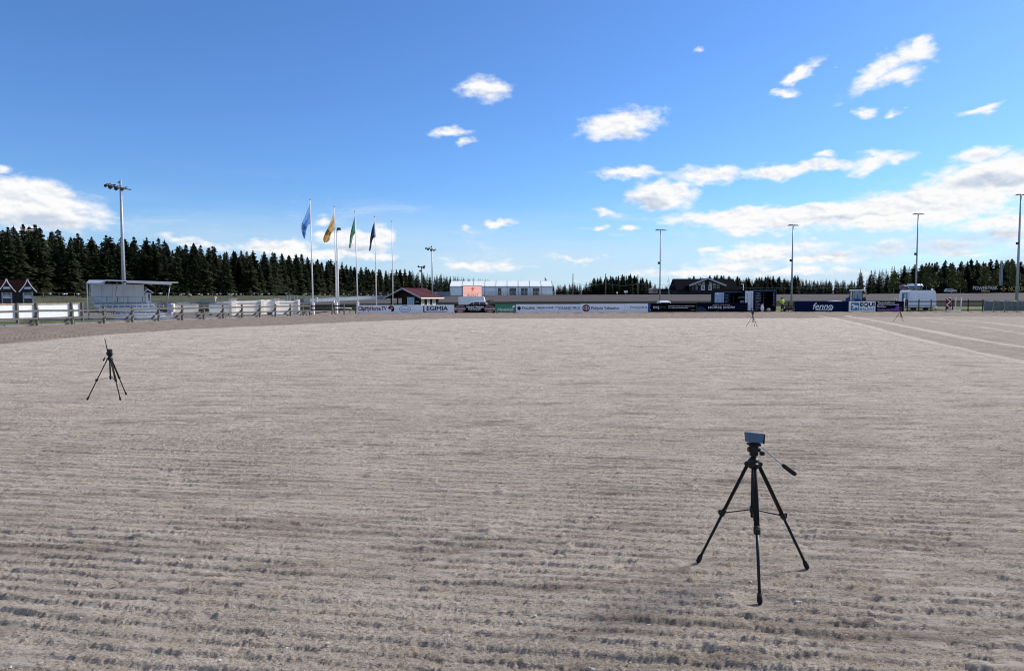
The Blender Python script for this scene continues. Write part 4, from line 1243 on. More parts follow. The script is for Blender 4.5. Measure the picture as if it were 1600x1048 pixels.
def car(name, label, loc, rz, col, scale=1.0, kind='hatch', group=None, tailgate=False):
    """local: the car points along +x, z up"""
    t = thing(name, label, 'car', loc, rz, group)
    S = scale
    prof = [(-2.05, .30), (-2.12, .62), (-2.08, .86), (-1.96, .98), (-1.72, 1.36), (-1.35, 1.50), (-.2, 1.54), (.45, 1.44), (1.10, 1.04), (1.9, .92), (2.12, .72), (2.15, .42), (2.08, .28)]
    bm = bmesh.new()
    secs = [(-.86, 1.0, .0), (-.80, 1.0, .02), (0, 1.0, .03), (.80, 1.0, .02), (.86, 1.0, 0)]
    loops = []
    for (w, k, up) in secs:
        loops.append([bm.verts.new((x, w * (1 - max(0, z - .95) * .42), z + up * (z > .9))) for x, z in prof])
    for a, b_ in zip(loops[:-1], loops[1:]):
        for i in range(len(prof)):
            j = (i + 1) % len(prof)
            bm.faces.new((a[i], a[j], b_[j], b_[i]))
    bm.faces.new(loops[0][::-1]); bm.faces.new(loops[-1])
    bmesh.ops.scale(bm, vec=(S, S, S), verts=bm.verts)
    mb = MB(); mb.add(bm, None, False)
    body = mb.build('body', mat('car_paint_%.2f_%.2f_%.2f' % col, col, .25, var=.02), t)
    bv = body.modifiers.new('edges', 'BEVEL'); bv.width = .05 * S; bv.segments = 3; bv.limit_method = 'ANGLE'; bv.angle_limit = R(25)
    G = lambda pts, s_: [(x * S, s_ * (.862 * (1 - max(0, z - .95) * .42) + .012) * S, z * S) for x, z in pts]
    for s_ in (-1, 1):
        for pts in ([(-1.60, 1.02), (-1.52, 1.36), (-1.2, 1.42), (-.78, 1.44), (-.78, 1.00)], [(-.70, 1.00), (-.70, 1.44), (-.1, 1.43), (.1, 1.40), (.1, .99)], [(.18, .99), (.18, 1.39), (.42, 1.36), (.95, 1.02)]):
            q = MB(); q.face(G(pts, s_)); w = q.build('side_window', M_glassd, t)
    q = MB(); q.face([(x * S, y * S, z * S) for x, y, z in ((.52, -.62, 1.415), (1.06, -.74, 1.095), (1.06, .74, 1.095), (.52, .62, 1.415))]); q.build('windscreen', M_glassd, t)
    if not tailgate:
        q = MB(); q.face([(x * S, y * S, z * S) for x, y, z in ((-1.99, -.72, 1.02), (-1.78, -.62, 1.34), (-1.78, .62, 1.34), (-1.99, .72, 1.02))]); q.build('rear_window', M_glassd, t)
    else:
        q = MB(); q.prism([(-2.0 * S, .5 * S), (-1.70 * S, 1.36 * S), (-1.5 * S, 1.40 * S), (-1.72 * S, .5 * S)], -.66 * S, .66 * S); q.build('boot_opening', M_black, t)
        # tailgate raised on its struts
        q = MB(); q.prism([(-1.55 * S, 1.50 * S), (-2.15 * S, 1.72 * S), (-2.75 * S, 1.66 * S), (-2.72 * S, 1.58 * S), (-2.15 * S, 1.62 * S), (-1.6 * S, 1.42 * S)], -.70 * S, .70 * S); q.build('tailgate', M_bblack, t)
        for s_ in (-1, 1):
            q = MB(); q.tube([(-1.78 * S, s_ * .66 * S, 1.20 * S), (-2.2 * S, s_ * .62 * S, 1.62 * S)], .03, 6); q.build('strut', M_dark, t)
    for x in (-1.32, 1.32):
        for s_ in (-1, 1):
            q = MB(); q.tube([(x * S, s_ * .70 * S, .32 * S), (x * S, s_ * .885 * S, .32 * S)], .32 * S, 16); wh = q.build('wheel', M_rubber, t)
            q = MB(); q.tube([(x * S, s_ * .886 * S, .32 * S), (x * S, s_ * .895 * S, .32 * S)], .20 * S, 12); q.build('rim', M_galv, wh)
    for s_ in (-1, 1):
        q = MB(); q.box(2.02 * S, 2.14 * S, s_ * .66 * S - .16, s_ * .66 * S + .16, .66 * S, .80 * S, .02); q.build('headlight', M_galv, t)
        q = MB(); q.box(-2.12 * S, -2.04 * S, s_ * .70 * S - .1, s_ * .70 * S + .1, .72 * S, .95 * S, .02); q.build('tail_light', M_red, t)
        q = MB(); q.box(.55 * S, .72 * S, s_ * .95 * S - .08, s_ * .95 * S + .08, 1.0 * S, 1.12 * S, .02); q.build('wing_mirror', M_black, t)
    return t
WHITE = (.72, .76, .82)
p = at(742, 480, 83.5); car('parked_car', 'pale estate car with its black tailgate raised behind the black hoarding', (p.x, 83.5, -.08), R(180), WHITE, .84, tailgate=True, group='cars parked behind the hoardings')
p = at(1035.5, 480, 84); car('parked_car', 'white car roof showing above the black eqpro hoarding', (p.x, 84, -.09), R(90), (.78, .78, .78), .86, group='cars parked behind the hoardings')
p = at(1310, 480, 88.5); car('parked_car', 'low white car behind the deep blue fenno hoarding', (p.x, 88.5, -.09), R(10), (.78, .78, .78), .84, group='cars parked behind the hoardings')
bk = bank_at(1485); p = at(1485, 455, 172); car('parked_car', 'small pale car on top of the far bank below the right trees', (p.x, 172, zat(456.3, 172) - .1), R(-20), (.55, .58, .62), .62)

# ---------------------------------------------------------------- big white tent hall
def tent():
    f = Fr(784, 186, zat(461.5, 186))
    t = thing('marquee', 'long white marquee hall with dark glass doors beyond the race track', 'tent', f.o)
    edges = [703, 722, 739.5, 757.5, 775, 792.5, 810, 828, 846, 863.5]
    zr, ze = f.z(438.4), f.z(447.3)
    D = 9.0
    for i in range(9):
        a, b_ = f.x(edges[i]) + .02, f.x(edges[i + 1]) - .02
        m = MB(); m.box(a, b_, 0, .05, 0, ze - .02); m.build('wall_panel', M_pvc, t)
        m = MB(); m.face([(a, 0, ze), (b_, 0, ze), (b_, D / 2, zr), (a, D / 2, zr)]); m.face([(a, D, ze), (a, D / 2, zr), (b_, D / 2, zr), (b_, D, ze)])
        m.face([(a, 0, ze - .1), (b_, 0, ze - .1), (b_, 0, ze), (a, 0, ze)])
        m.build('roof_panel', M_pvc, t)
    for px in edges:
        m = MB(); m.bar((f.x(px), -.04, 0), (f.x(px), -.04, ze), .09, .1); m.bar((f.x(px), -.04, ze + .02), (f.x(px), D / 2, zr + .03), .09, .08); m.build('frame_rib', M_galv, t)
    for px in (edges[0], edges[-1]):
        m = MB(); m.prism([(0, 0), (D, 0), (D, ze), (D / 2, zr), (0, ze)], f.x(px) - .03, f.x(px) + .03, 'x'); m.build('end_wall', M_pvc, t)
    m = MB(); m.bar((f.x(703), -.1, ze - .03), (f.x(863.5), -.1, ze - .03), .1, .16); m.build('gutter', M_galv, t)
    for a, b_ in ((778.3, 783.2), (796.2, 801.2), (801.8, 806.3), (814.2, 818.8), (819.6, 824.2), (832.4, 837), (837.6, 842.4)):
        m = MB(); m.box(f.x(a), f.x(b_), -.06, -.005, .12, f.z(450.0)); d = m.build('door', M_dwood, t)
        g = MB(); g.box(f.x(a) + .12, f.x(b_) - .12, -.075, -.065, .5, f.z(450.0) - .15); g.build('pane', M_glassd, d)
    # soft diagonal folds at the left bays
    for (x0, y0, x1, y1) in ((706, 449, 714, 460), (720, 449, 713, 458), (709, 448.5, 719, 449), (759, 449, 765, 455), (774, 449, 768, 454), (787, 449, 791, 456)):
        m = MB(); m.bar(f.p(x0, y0, -.01), f.p(x1, y1, -.01), .06, .16); m.build('fold', M_pvc, t)
    r = MB()
    for z in (.45, .95): r.tube([(f.x(757), -1.6, z), (f.x(866), -1.6, z)], .04, 5)
    for i in range(19): r.tube([(f.x(757 + i * 6), -1.6, 0), (f.x(757 + i * 6), -1.6, .95)], .04, 5)
    rl = r.build('railing', M_grey); rl.location = f.o; tag(rl, 'thin grey railing along the front of the white marquee', 'railing')
    for px, y0, y1, rr in ((816, 436, 438.3, .12), (854.3, 433.2, 438.3, .35)):
        c = MB(); c.tube([(f.x(px), D * .6, zr - .3), (f.x(px), D * .6, f.z(y0))], rr, 8); c.build('vent_pipe', M_grey, t)
tent()

# ---------------------------------------------------------------- dark clubhouse
def clubhouse():
    f = Fr(1104, 186, zat(460.8, 186))
    t = thing('clubhouse', 'dark clubhouse with a glazed pale-edged gable beyond the race track', 'building', f.o)
    zr, ze = f.z(434.8), f.z(452.2)
    M_clad = mat('clubhouse_boards', (.034, .032, .034), .9, var=.2, spec=.05)
    w = MB(); w.box(f.x(1058.5), f.x(1152), 1.2, 9, 0, ze); w.build('wall', M_clad, t)
    r = MB(); r.prism([(.2, ze - .1), (5.2, zr), (10.2, ze - .1)], f.x(1057.5), f.x(1155), 'x'); r.build('roof', mat('clubhouse_roof', (.007, .007, .010), .95, spec=.02), t)
    # gable with glazing
    gx0, gx1, gz, gt = f.x(1075), f.x(1132.5), f.z(446.2), f.z(435.3)
    xc = (gx0 + gx1) / 2
    g = MB(); g.prism([(gx0 + .4, 0), (gx1 - .4, 0), (gx1 - .4, gz), (xc, gt - .25), (gx0 + .4, gz)], -.2, 3.0); g.build('gable_wall', M_clad, t)
    for s_ in (-1, 1):
        xe = xc + s_ * (gx1 - gx0) / 2
        q = MB(); q.prism([(xc, gt - .12), (xe, gz - .15), (xe, gz + .12), (xc, gt + .15)], -1.1, 3.2); q.build('gable_roof', mat('clubhouse_roof', (.010, .010, .015)), t)
        q = MB(); q.bar((xc, -1.14, gt + .02), (xe, -1.14, gz - .02), .08, .42); q.build('bargeboard', mat('pale_boards', (.42, .45, .50), .6), t)
        for k in range(4):
            a = .12 + k * .2; b_ = a + .16
            q = MB(); zt = lambda u: gt - .55 - (gt - gz) * u
            q.prism([(xc + s_ * a * 5, gz + .12), (xc + s_ * b_ * 5, gz + .12), (xc + s_ * b_ * 5, max(gz + .2, zt(b_))), (xc + s_ * a * 5, max(gz + .25, zt(a)))], -.24, -.205)
            q.build('gable_pane', mat('sky_glass', (.10, .14, .20), .1, spec=.8), t)
    for a, b_, m_, y0, y1 in ((1080.5, 1084, M_glassd, 453, 446.6), (1086, 1089.6, M_glassd, 453, 446.6), (1094.6, 1100.6, M_white, 453.4, 445.6), (1106, 1111.6, M_white, 453.4, 445.4), (1113.6, 1117.6, M_glassd, 451, 446.6), (1119, 1124, M_glassd, 451, 446.6)):
        q = MB(); q.box(f.x(a), f.x(b_), -.28, -.205, f.z(y0), f.z(y1)); d = q.build('window' if m_ is M_glassd else 'door', m_, t)
        if m_ is M_white:
            for k in (.18, .56):
                q = MB(); q.box(f.x(a + (b_ - a) * k), f.x(a + (b_ - a) * (k + .26)), -.295, -.283, f.z(y0 - 1), f.z(y1 + .8)); q.build('pane', M_glassd, d)
    for px in (1082, 1104, 1126):
        q = MB(); q.bar((f.x(px), -1.2, 0), (f.x(px), -1.2, gz), .2, .2); q.build('post', M_clad, t)
    q = MB()
    for z in (.5, .95): q.tube([(f.x(1060), -1.3, z), (f.x(1150), -1.3, z)], .05, 5)
    q.box(f.x(1072), f.x(1136), -1.3, -.25, .0, .3); q.build('terrace', M_clad, t)
    for k in range(10):
        q = MB(); q.box(f.x(1060 + k * 9.4), f.x(1060 + k * 9.4) + .08, 1.12, 1.19, 0, ze - .1); q.build('batten', M_asph, t)
clubhouse()
def small_house(px0, px1, yt, yb, Y, label, win):
    f = Fr((px0 + px1) / 2, Y, zat(yb, Y))
    t = thing('house', label, 'house', f.o, 0, 'small pale houses beyond the track')
    m = MB(); m.box(f.x(px0), f.x(px1), 0, 4, 0, f.z(yt + 2.6)); m.build('wall', mat('pinkish_render', (.42, .33, .32), .8), t)
    m = MB(); m.prism([(f.x(px0) - .3, f.z(yt + 2.6)), ((f.x(px0) + f.x(px1)) / 2, f.z(yt)), (f.x(px1) + .3, f.z(yt + 2.6))], -.3, 4.3); m.build('roof', mat('pale_roof', (.30, .26, .27), .8), t)
    for a, b_ in win:
        m = MB(); m.box(f.x(a), f.x(b_), -.05, -.002, f.z(yb - 1.5), f.z(yt + 3.6)); m.build('window', M_glassd, t)
small_house(1018, 1027, 449.5, 458, 196, 'small pinkish house left of the thin middle mast', [(1021, 1025)])
small_house(1048, 1056.5, 449.8, 459, 200, 'small pinkish house right of the thin middle mast', [(1050, 1053)])
f = Fr(1037, 198, 2.2)
t = thing('shed', 'low dark shed between the two small pinkish houses', 'shed', f.o)
m = MB(); m.box(f.x(1029.5), f.x(1046), 0, 3, 0, f.z(454)); m.build('wall', M_asph, t)
m = MB(); m.prism([(f.x(1029), f.z(454)), (f.x(1046.5), f.z(454)), (f.x(1045), f.z(451.2)), (f.x(1030.5), f.z(451.2))], -.2, 3.2); m.build('roof', M_roofdark, t)
def upole(px, py, Y, label):
    tp = at(px, py, Y)
    t = thing('utility_pole', label, 'utility pole', (tp.x, Y, 2.2), 0, 'utility poles beyond the track')
    m = MB(); m.tube([(0, 0, 0), (0, 0, tp.z - 2.2)], [.17, .11], 7); m.build('pole', M_wood, t)
    return tp
UP = [upole(895.3, 427.5, 190, 'bare utility pole just right of the white marquee'), upole(946.4, 427.5, 190, 'utility pole in front of the middle of the far tree clump'), upole(996.8, 429, 190, 'utility pole at the right end of the far tree clump')]
w = MB()
def sag(a, b_, d): return [a.lerp(b_, k / 8) - Vector((0, 0, d * 4 * (k / 8) * (1 - k / 8))) for k in range(9)]
e0, e1, e2 = UP[0] - Vector((0, 0, 2.4)), UP[1] - Vector((0, 0, 2.6)), UP[2] - Vector((0, 0, 2.4))
e3 = at(1345, 449, 185)
o0 = e1.copy()
for a, b_ in ((e0, e1), (e1, e2), (e2, e3)):
    w.tube([p - o0 for p in sag(a, b_, .7)], .035, 4)
wo = w.build('power_line', M_grey, None, o0); tag(wo, 'thin power line strung between the utility poles', 'cable')
f = Fr(1045, 192, 2.2)
t = thing('flagpole', 'far thin flagpole with a tiny pennant left of the clubhouse', 'flagpole', f.o)
m = MB(); m.tube([(0, 0, 0), (0, 0, f.z(431.5))], [.13, .07], 7); m.build('pole', M_flagpole, t)
m = MB(); m.face([f.p(1045.2, 433), f.p(1044, 441, .3), f.p(1043.2, 440.5, .5)]); m.build('pennant', M_pwhite, t)
f = Fr(978, 188, 2.2)
t = thing('sign_box', 'small white box sign in front of the far tree clump', 'sign', f.o)
m = MB(); m.box(f.x(975.2), f.x(980.8), 0, .4, f.z(457.2), f.z(454)); m.build('box', M_white, t)
m = MB(); m.bar((0, .2, 0), (0, .2, f.z(457.2) - .003), .15, .15); m.build('post', M_grey, t)
t = thing('lamp_ball', 'round pale lamp low in front of the far tree clump', 'lamp', at(964, 459.5, 186))
m = MB(); m.ball((0, 0, .35), .24); m.build('globe', M_offwhite, t)
m = MB(); m.tube([(0, 0, -.6), (0, 0, .15)], .05, 6); m.build('post', M_grey, t)
f = Fr(1161, 150, 1.0)
t = thing('street_lamp', 'white-headed street lamp right of the clubhouse', 'street lamp', f.o)
m = MB(); m.tube([(0, 0, 0), (0, 0, f.z(444))], [.1, .07], 7); m.build('pole', M_flagpole, t)
m = MB(); m.box(-.45, .1, -.15, .15, f.z(444.5), f.z(443.2), .04); m.build('lamp_head', M_white, t)

# ---------------------------------------------------------------- shipping containers
def corrugated(x0, x1, z0, z1, y, n, dep=.04, vertical=False):
    m = MB(); bands = n
    for i in range(bands):
        if vertical:
            a = x0 + (x1 - x0) * i / n; b_ = x0 + (x1 - x0) * (i + 1) / n; q = (b_ - a) * .25
            m.box(a, b_, y, y + .03, z0, z1); m.box(a + q, b_ - q, y - dep, y - .001, z0, z1)
        else:
            a = z0 + (z1 - z0) * i / n; b_ = z0 + (z1 - z0) * (i + 1) / n; q = (b_ - a) * .22
            m.box(x0, x1, y, y + .03, a, b_ - .001); m.box(x0 + .03, x1 - .03, y - dep, y - .001, a + q, b_ - q)
    return m
M_listink = mat('faded_list_ink', (.20, .20, .26), .8)
def container(pxd0, px0, px1, yt, Y, label, mdoor, textcols):
    f = Fr((px0 + px1) / 2, Y)
    t = thing('shipping_container', label, 'container', f.o, 0, 'open shipping containers beside the ring')
    a, b_, H = f.x(px0), f.x(px1), f.z(yt)
    D = 5.5
    m = MB(); m.box(a, a + .06, 0, D, .12, H); m.build('side_wall', M_navy, t)
    m = MB(); m.box(b_ - .06, b_, 0, D, .12, H); m.build('side_wall', M_navy, t)
    m = MB(); m.box(a, b_, D, D + .06, .12, H); m.build('back_wall', M_navy, t)
    m = MB(); m.box(a, b_, 0, D, H + .002, H + .06); m.build('roof', M_navy, t)
    m = MB(); m.box(a + .062, b_ - .062, 0, D - .01, .05, .115); m.build('floor', M_dark, t)
    m = MB(); m.box(a, b_, -.06, -.002, H - .10, H + .07); m.build('door_header', mat('container_blue', (.03, .06, .14), .5), t)
    for x in (a, b_ - .1):
        m = MB(); m.box(x, x + .1, -.06, -.002, .05, H - .102); m.build('corner_post', mat('container_blue', (.03, .06, .14)), t)
    m = MB(); m.box(a + .102, b_ - .102, -.06, -.002, .0, .12); m.build('sill', M_dark, t)
    # left door swung open, its ribbed face to the ring
    d0, d1 = f.x(pxd0), a - .03
    d = corrugated(d0, d1, .12, H - .06, -.10, 4).build('door', mdoor, t)
    for k in (.25, .75):
        m = MB(); m.tube([(d0 + (d1 - d0) * k, -.17, .15), (d0 + (d1 - d0) * k, -.17, H - .1)], .02, 6); m.build('lock_bar', M_galv, d)
    for k in range(3):
        m = MB(); m.box(d1 - .02, d1 + .04, -.13, -.07, .4 + k * .8, .52 + k * .8); m.build('hinge', M_dark, d)
    for (pa, pb, y0, y1, n, seed) in textcols:
        m = MB(); m.box(f.x(pa), f.x(pb), -.09, -.065, f.z(y1) - .1, f.z(y0) + .1); pn = m.build('list_board', M_navy, t)
        rg = random.Random(seed); rows = []
        for k in range(n):
            zz = f.z(y0 + (y1 - y0) * (k + .5) / n); x0_ = f.x(pa) + .06; w_ = (f.x(pb) - f.x(pa) - .12) * rg.uniform(.55, 1.0)
            rows.append((x0_, x0_ + w_, zz - .045, zz + .045))
        print_lines(pn, 'small_print', rows, M_listink, -.092, seed)
    # shelving inside
    for z in (.9, 1.6):
        m = MB(); m.box(a + (b_ - a) * .35, b_ - .1, 1.6, 2.2, z, z + .04); m.build('shelf', M_dark, t)
    for k in (.38, .66):
        m = MB(); m.bar((a + (b_ - a) * k, 1.5, .12), (a + (b_ - a) * k, 1.5, H - .02), .05, .05); m.build('shelf_post', M_galv, t)
    return t, f
container(1116.4, 1131.2, 1163.5, 456.2, 85, 'dark open shipping container with pale blue door behind the HORSE SHOW hoarding', M_paleblue, [(1131.6, 1141.2, 459.5, 473, 6, 3)])
c2, f = container(1163.8, 1176.6, 1212.8, 453.8, 81.2, 'navy open shipping container with white ribbed door next to the gap', mat('container_white', (.62, .68, .74), .5), [(1179.2, 1189.6, 456.5, 485, 12, 5), (1206.8, 1211.8, 456.5, 478, 9, 8)])
def sack(px, py, w, h, label, m_):
    o = at(px, py, 80.7); o.z = .0
    t = thing('storage_bag', label, 'bag', o)
    b = MB(); b.ball((0, 0, h * .45), 1, w / 2, w / 2.4, h * .48, 12, 8); b.build('bag_body', m_, t)
    b = MB(); b.tube([(0, 0, h * .86), (.02, 0, h)], [w * .16, w * .22], 8); b.build('bag_neck', m_, t)
sack(1191, 486, .42, .9, 'white upright bag leaning at the mouth of the navy container', M_white)
sack(1200.5, 486, .5, .45, 'grey squat bag on the ground at the navy container', M_galv)

# small ride-on machine with roll bar at the end of the HORSE SHOW hoarding
def cart():
    f = Fr(1161, 82.3)
    t = thing('utility_cart', 'small dark utility cart with a bent roll bar behind the HORSE SHOW hoarding', 'cart', f.o)
    m = MB(); m.box(f.x(1154), f.x(1170), -.4, .5, .35, .75, .06); m.build('body', mat('cart_green', (.03, .05, .045), .5), t)
    m = MB(); m.tube([f.p(1153.5, 464.8), f.p(1163.5, 464.4), f.p(1167.0, 466.2), f.p(1168.0, 471.5), f.p(1171, 482)], .05, 8); m.build('roll_bar', mat('cart_grey', (.18, .21, .20), .5), t)
    m = MB(); m.prism([(f.x(1156.5), .75), (f.x(1163.5), .75), (f.x(1161.6), f.z(469.6)), (f.x(1158.6), f.z(469.6))], -.2, .3); m.build('seat', M_galv, t)
    m = MB(); m.ball(f.p(1169.2, 475.8, -.45), .12, 1.2, .6, 1); m.build('headlight', M_white, t)
    for px in (1155.5, 1168.5):
        for y in (-.5, .45):
            m = MB(); m.tube([(f.x(px), y - .09, .27), (f.x(px), y + .09, .27)], .27, 12); m.build('wheel', M_rubber, t)
cart()

# ---------------------------------------------------------------- worker
def skin_mesh(name, joints, edges, m, parent, levels=1):
    me = bpy.data.meshes.new(name)
    me.from_pydata([j[0] for j in joints], edges, [])
    ob = bpy.data.objects.new(name, me); COL.objects.link(ob)
    sk = ob.modifiers.new('skin', 'SKIN')
    for v, j in zip(me.skin_vertices[0].data, joints):
        v.radius = (j[1], j[2] if len(j) > 2 else j[1])
    me.skin_vertices[0].data[0].use_root = True
    s = ob.modifiers.new('sub', 'SUBSURF'); s.levels = levels; s.render_levels = levels
    dg = bpy.context.evaluated_depsgraph_get(); dg.update()
    m2 = bpy.data.meshes.new_from_object(ob.evaluated_get(dg))
    bpy.data.objects.remove(ob)
    m2.name = name; m2.materials.clear(); m2.materials.append(m)
    m2.polygons.foreach_set('use_smooth', [True] * len(m2.polygons))
    o = bpy.data.objects.new(name, m2); COL.objects.link(o); o.parent = parent
    return o
def worker():
    o = on_ground(1222.5, 486.6)
    t = thing('person', 'person in a hi-vis yellow jacket and dark trousers walking on the grass by the container', 'person', o, R(15))
    # pelvis first; body seen from behind, right foot ahead, arms forward
    J = [((0, 0, .88), .13, .10), ((0, .03, 1.10), .13, .10), ((0, .08, 1.32), .16, .10), ((0, .11, 1.42), .07, .07), ((0, .15, 1.52), .075, .09), ((0, .15, 1.60), .07, .085),
         ((-.19, .09, 1.35), .06), ((-.25, .14, 1.10), .045), ((-.20, .36, .98), .032), ((.19, .09, 1.35), .06), ((.27, .12, 1.10), .045), ((.24, .34, .95), .032),
         ((-.10, 0, .80), .095), ((-.12, .02, .46), .065), ((-.16, -.08, .09), .042), ((-.16, .08, .04), .04), ((.10, 0, .80), .095), ((.14, .10, .47), .065), ((.18, .10, .09), .042), ((.19, .26, .04), .04)]
    E = [(0, 1), (1, 2), (2, 3), (3, 4), (4, 5), (2, 6), (6, 7), (7, 8), (2, 9), (9, 10), (10, 11), (0, 12), (12, 13), (13, 14), (14, 15), (0, 16), (16, 17), (17, 18), (18, 19)]
    skin_mesh('body', J, E, M_skin, t, 2)
    g = lambda i, k: (J[i][0], J[i][1] + k, (J[i][2] if len(J[i]) > 2 else J[i][1]) + k)
    skin_mesh('jacket', [((0, .0, .86), .17, .14), g(1, .045), g(2, .04), g(6, .035), g(7, .035), ((-.21, .34, .99), .05), g(9, .035), g(10, .035), ((.245, .32, .96), .05)], [(0, 1), (1, 2), (2, 3), (3, 4), (4, 5), (2, 6), (6, 7), (7, 8)], M_hivis, t, 1)
    skin_mesh('trousers', [((0, 0, .90), .15, .12), g(12, .03), g(13, .035), ((-.155, -.05, .24), .075), g(16, .03), g(17, .035), ((.17, .10, .24), .075)], [(0, 1), (1, 2), (2, 3), (0, 4), (4, 5), (5, 6)], M_dark, t, 1)
    for a, b_ in ((((-.155, -.055, .24)), (-.16, -.08, .08)), ((.17, .10, .24), (.18, .10, .08))):
        m = MB(); m.tube([a, b_], [.095, .10], 10); m.build('trouser_cuff', M_hivis, t)
    for x, y in ((-.16, 0), (.185, .17)):
        m = MB(); m.box(x - .055, x + .055, y - .14, y + .14, .0, .085, .03); m.build('boot', M_black, t)
    m = MB(); m.ball((0, .145, 1.60), .105, .95, 1.1, .85); m.build('hair', mat('dark_hair', (.03, .022, .018), .8), t)
    for s_, c in ((-1, (-.20, .37, .965)), (1, (.24, .35, .935))):
        for k in range(4):
            m = MB(); m.tube([(c[0] - .03 + k * .02, c[1], c[2]), (c[0] - .03 + k * .02, c[1] + .05, c[2] - .01), (c[0] - .03 + k * .02, c[1] + .06, c[2] - .05)], .009, 5); m.build('finger', M_skin, t)
        m = MB(); m.tube([(c[0] - s_ * .03, c[1] - .02, c[2]), (c[0] - s_ * .06, c[1] + .03, c[2] - .01)], .010, 5); m.build('thumb', M_skin, t)
worker()
def barrow():
    o = on_ground(1233, 486.8)
    t = thing('wheelbarrow', 'dark low wheelbarrow on the grass beside the worker', 'wheelbarrow', o, R(8))
    bm = bmesh.new()
    lo = [bm.verts.new(p) for p in ((-.25, -.2, .25), (.35, -.2, .25), (.35, .2, .25), (-.25, .2, .25))]
    hi = [bm.verts.new(p) for p in ((-.45, -.32, .58), (.55, -.32, .55), (.55, .32, .55), (-.45, .32, .58))]
    bm.faces.new(lo)
    for k in range(4): bm.faces.new((lo[k], lo[(k + 1) % 4], hi[(k + 1) % 4], hi[k]))
    m = MB(); m.add(bm); tr = m.build('tray', M_dark, t); tr.modifiers.new('thickness', 'SOLIDIFY').thickness = .02
    m = MB(); m.tube([(-.52, -.04, .2), (-.52, .04, .2)], .2, 14); m.build('wheel', M_rubber, t)
    for y in (-.24, .24):
        m = MB(); m.tube([(-.52, y * .3, .2), (.3, y, .24), (1.0, y * 1.1, .62)], .022, 6); m.build('handle', M_grey, t)
        m = MB(); m.tube([(.32, y, .24), (.40, y, .0)], .02, 6); m.build('leg', M_grey, t)
barrow()

# ---------------------------------------------------------------- tractor
def tractor():
    f = Fr(1337.5, 91)
    t = thing('tractor', 'blue tractor with a glazed white-roofed cab behind the EQUI BALANS hoarding', 'tractor', f.o, R(-26))
    t.scale = (.89, .89, 1)
    z = f.z
    m = MB(); m.box(f.x(1326.3), f.x(1348.4), -.6, 1.0, z(454.6), z(452.6), .06); m.build('cab_roof', M_white, t)
    for px, py in ((1327.4, 0), (1347.4, 0), (1331.2, 0)):
        m = MB(); m.bar((f.x(px), -.5, 1.15), (f.x(px + (.6 if px < 1335 else -.4)), -.5, z(454.7)), .09, .09); m.build('cab_pillar', M_dark, t)
    for px in (1327.4, 1347.4):
        m = MB(); m.bar((f.x(px), .9, 1.15), (f.x(px), .9, z(454.7)), .09, .09); m.build('cab_pillar', M_dark, t)
    M_cab = mat('cab_glass', (.10, .20, .26), .08, var=.3, scale=2, spec=.9)
    m = MB(); m.box(f.x(1331.8), f.x(1347.0), -.46, -.45, 1.2, z(455)); m.build('windscreen', M_cab, t)
    m = MB(); m.box(f.x(1328.0), f.x(1330.8), -.47, -.46, 1.9, z(455.4)); m.build('lamp_panel', M_white, t)
    m = MB(); m.box(f.x(1327.8), f.x(1347.0), -.42, .9, .8, 1.16); m.build('cab_floor', M_dark, t)
    m = MB(); m.box(f.x(1336), f.x(1342.5), .2, .6, 1.17, 2.0, .05); m.build('driver_seat', M_dark, t)
    m = MB(); m.box(f.x(1334), f.x(1345.4), -2.6, -.62, .75, z(466.2), .14); m.build('bonnet', M_blue, t)
    m = MB(); m.box(f.x(1335.5), f.x(1344), -2.66, -2.602, .8, z(468.4), .02); m.build('grille', M_black, t)
    m = MB(); m.tube([f.p(1340, 469, -1.2), f.p(1340, 461, -1.2)], .06, 8); m.build('exhaust_pipe', M_dark, t)
    for s_, px in ((-1, 1323.6), (1, 1350.8)):
        m = MB(); m.prism([(f.x(px) - .28, .95), (f.x(px) + .28, .95), (f.x(px) + .28 * (1 if s_ < 0 else .3), z(463.4)), (f.x(px) - .28 * (1 if s_ > 0 else .2), z(465.5))], -.3, 1.2); m.build('fender', M_blue if s_ < 0 else M_dark, t)
        m = MB(); m.tube([(f.x(px) - .22, .5, .80), (f.x(px) + .22, .5, .80)], .80, 20); m.build('rear_wheel', M_rubber, t)
        m = MB(); m.tube([(f.x(px) - .16, -2.0, .55), (f.x(px) + .16, -2.0, .55)], .55, 18); m.build('front_wheel', M_rubber, t)
    for px, py in ((1321.6, 457.8), (1355.2, 458.2)):
        m = MB(); m.box(f.x(px) - .14, f.x(px) + .14, -.75, -.68, z(py) - .17, z(py) + .17, .04); m.build('wing_mirror', M_black, t)
        m = MB(); m.tube([f.p(px, py, -.7), f.p(1328 if px < 1337 else 1347.5, py - 1.5, -.55)], .025, 6); m.build('mirror_arm', M_black, t)
tractor()

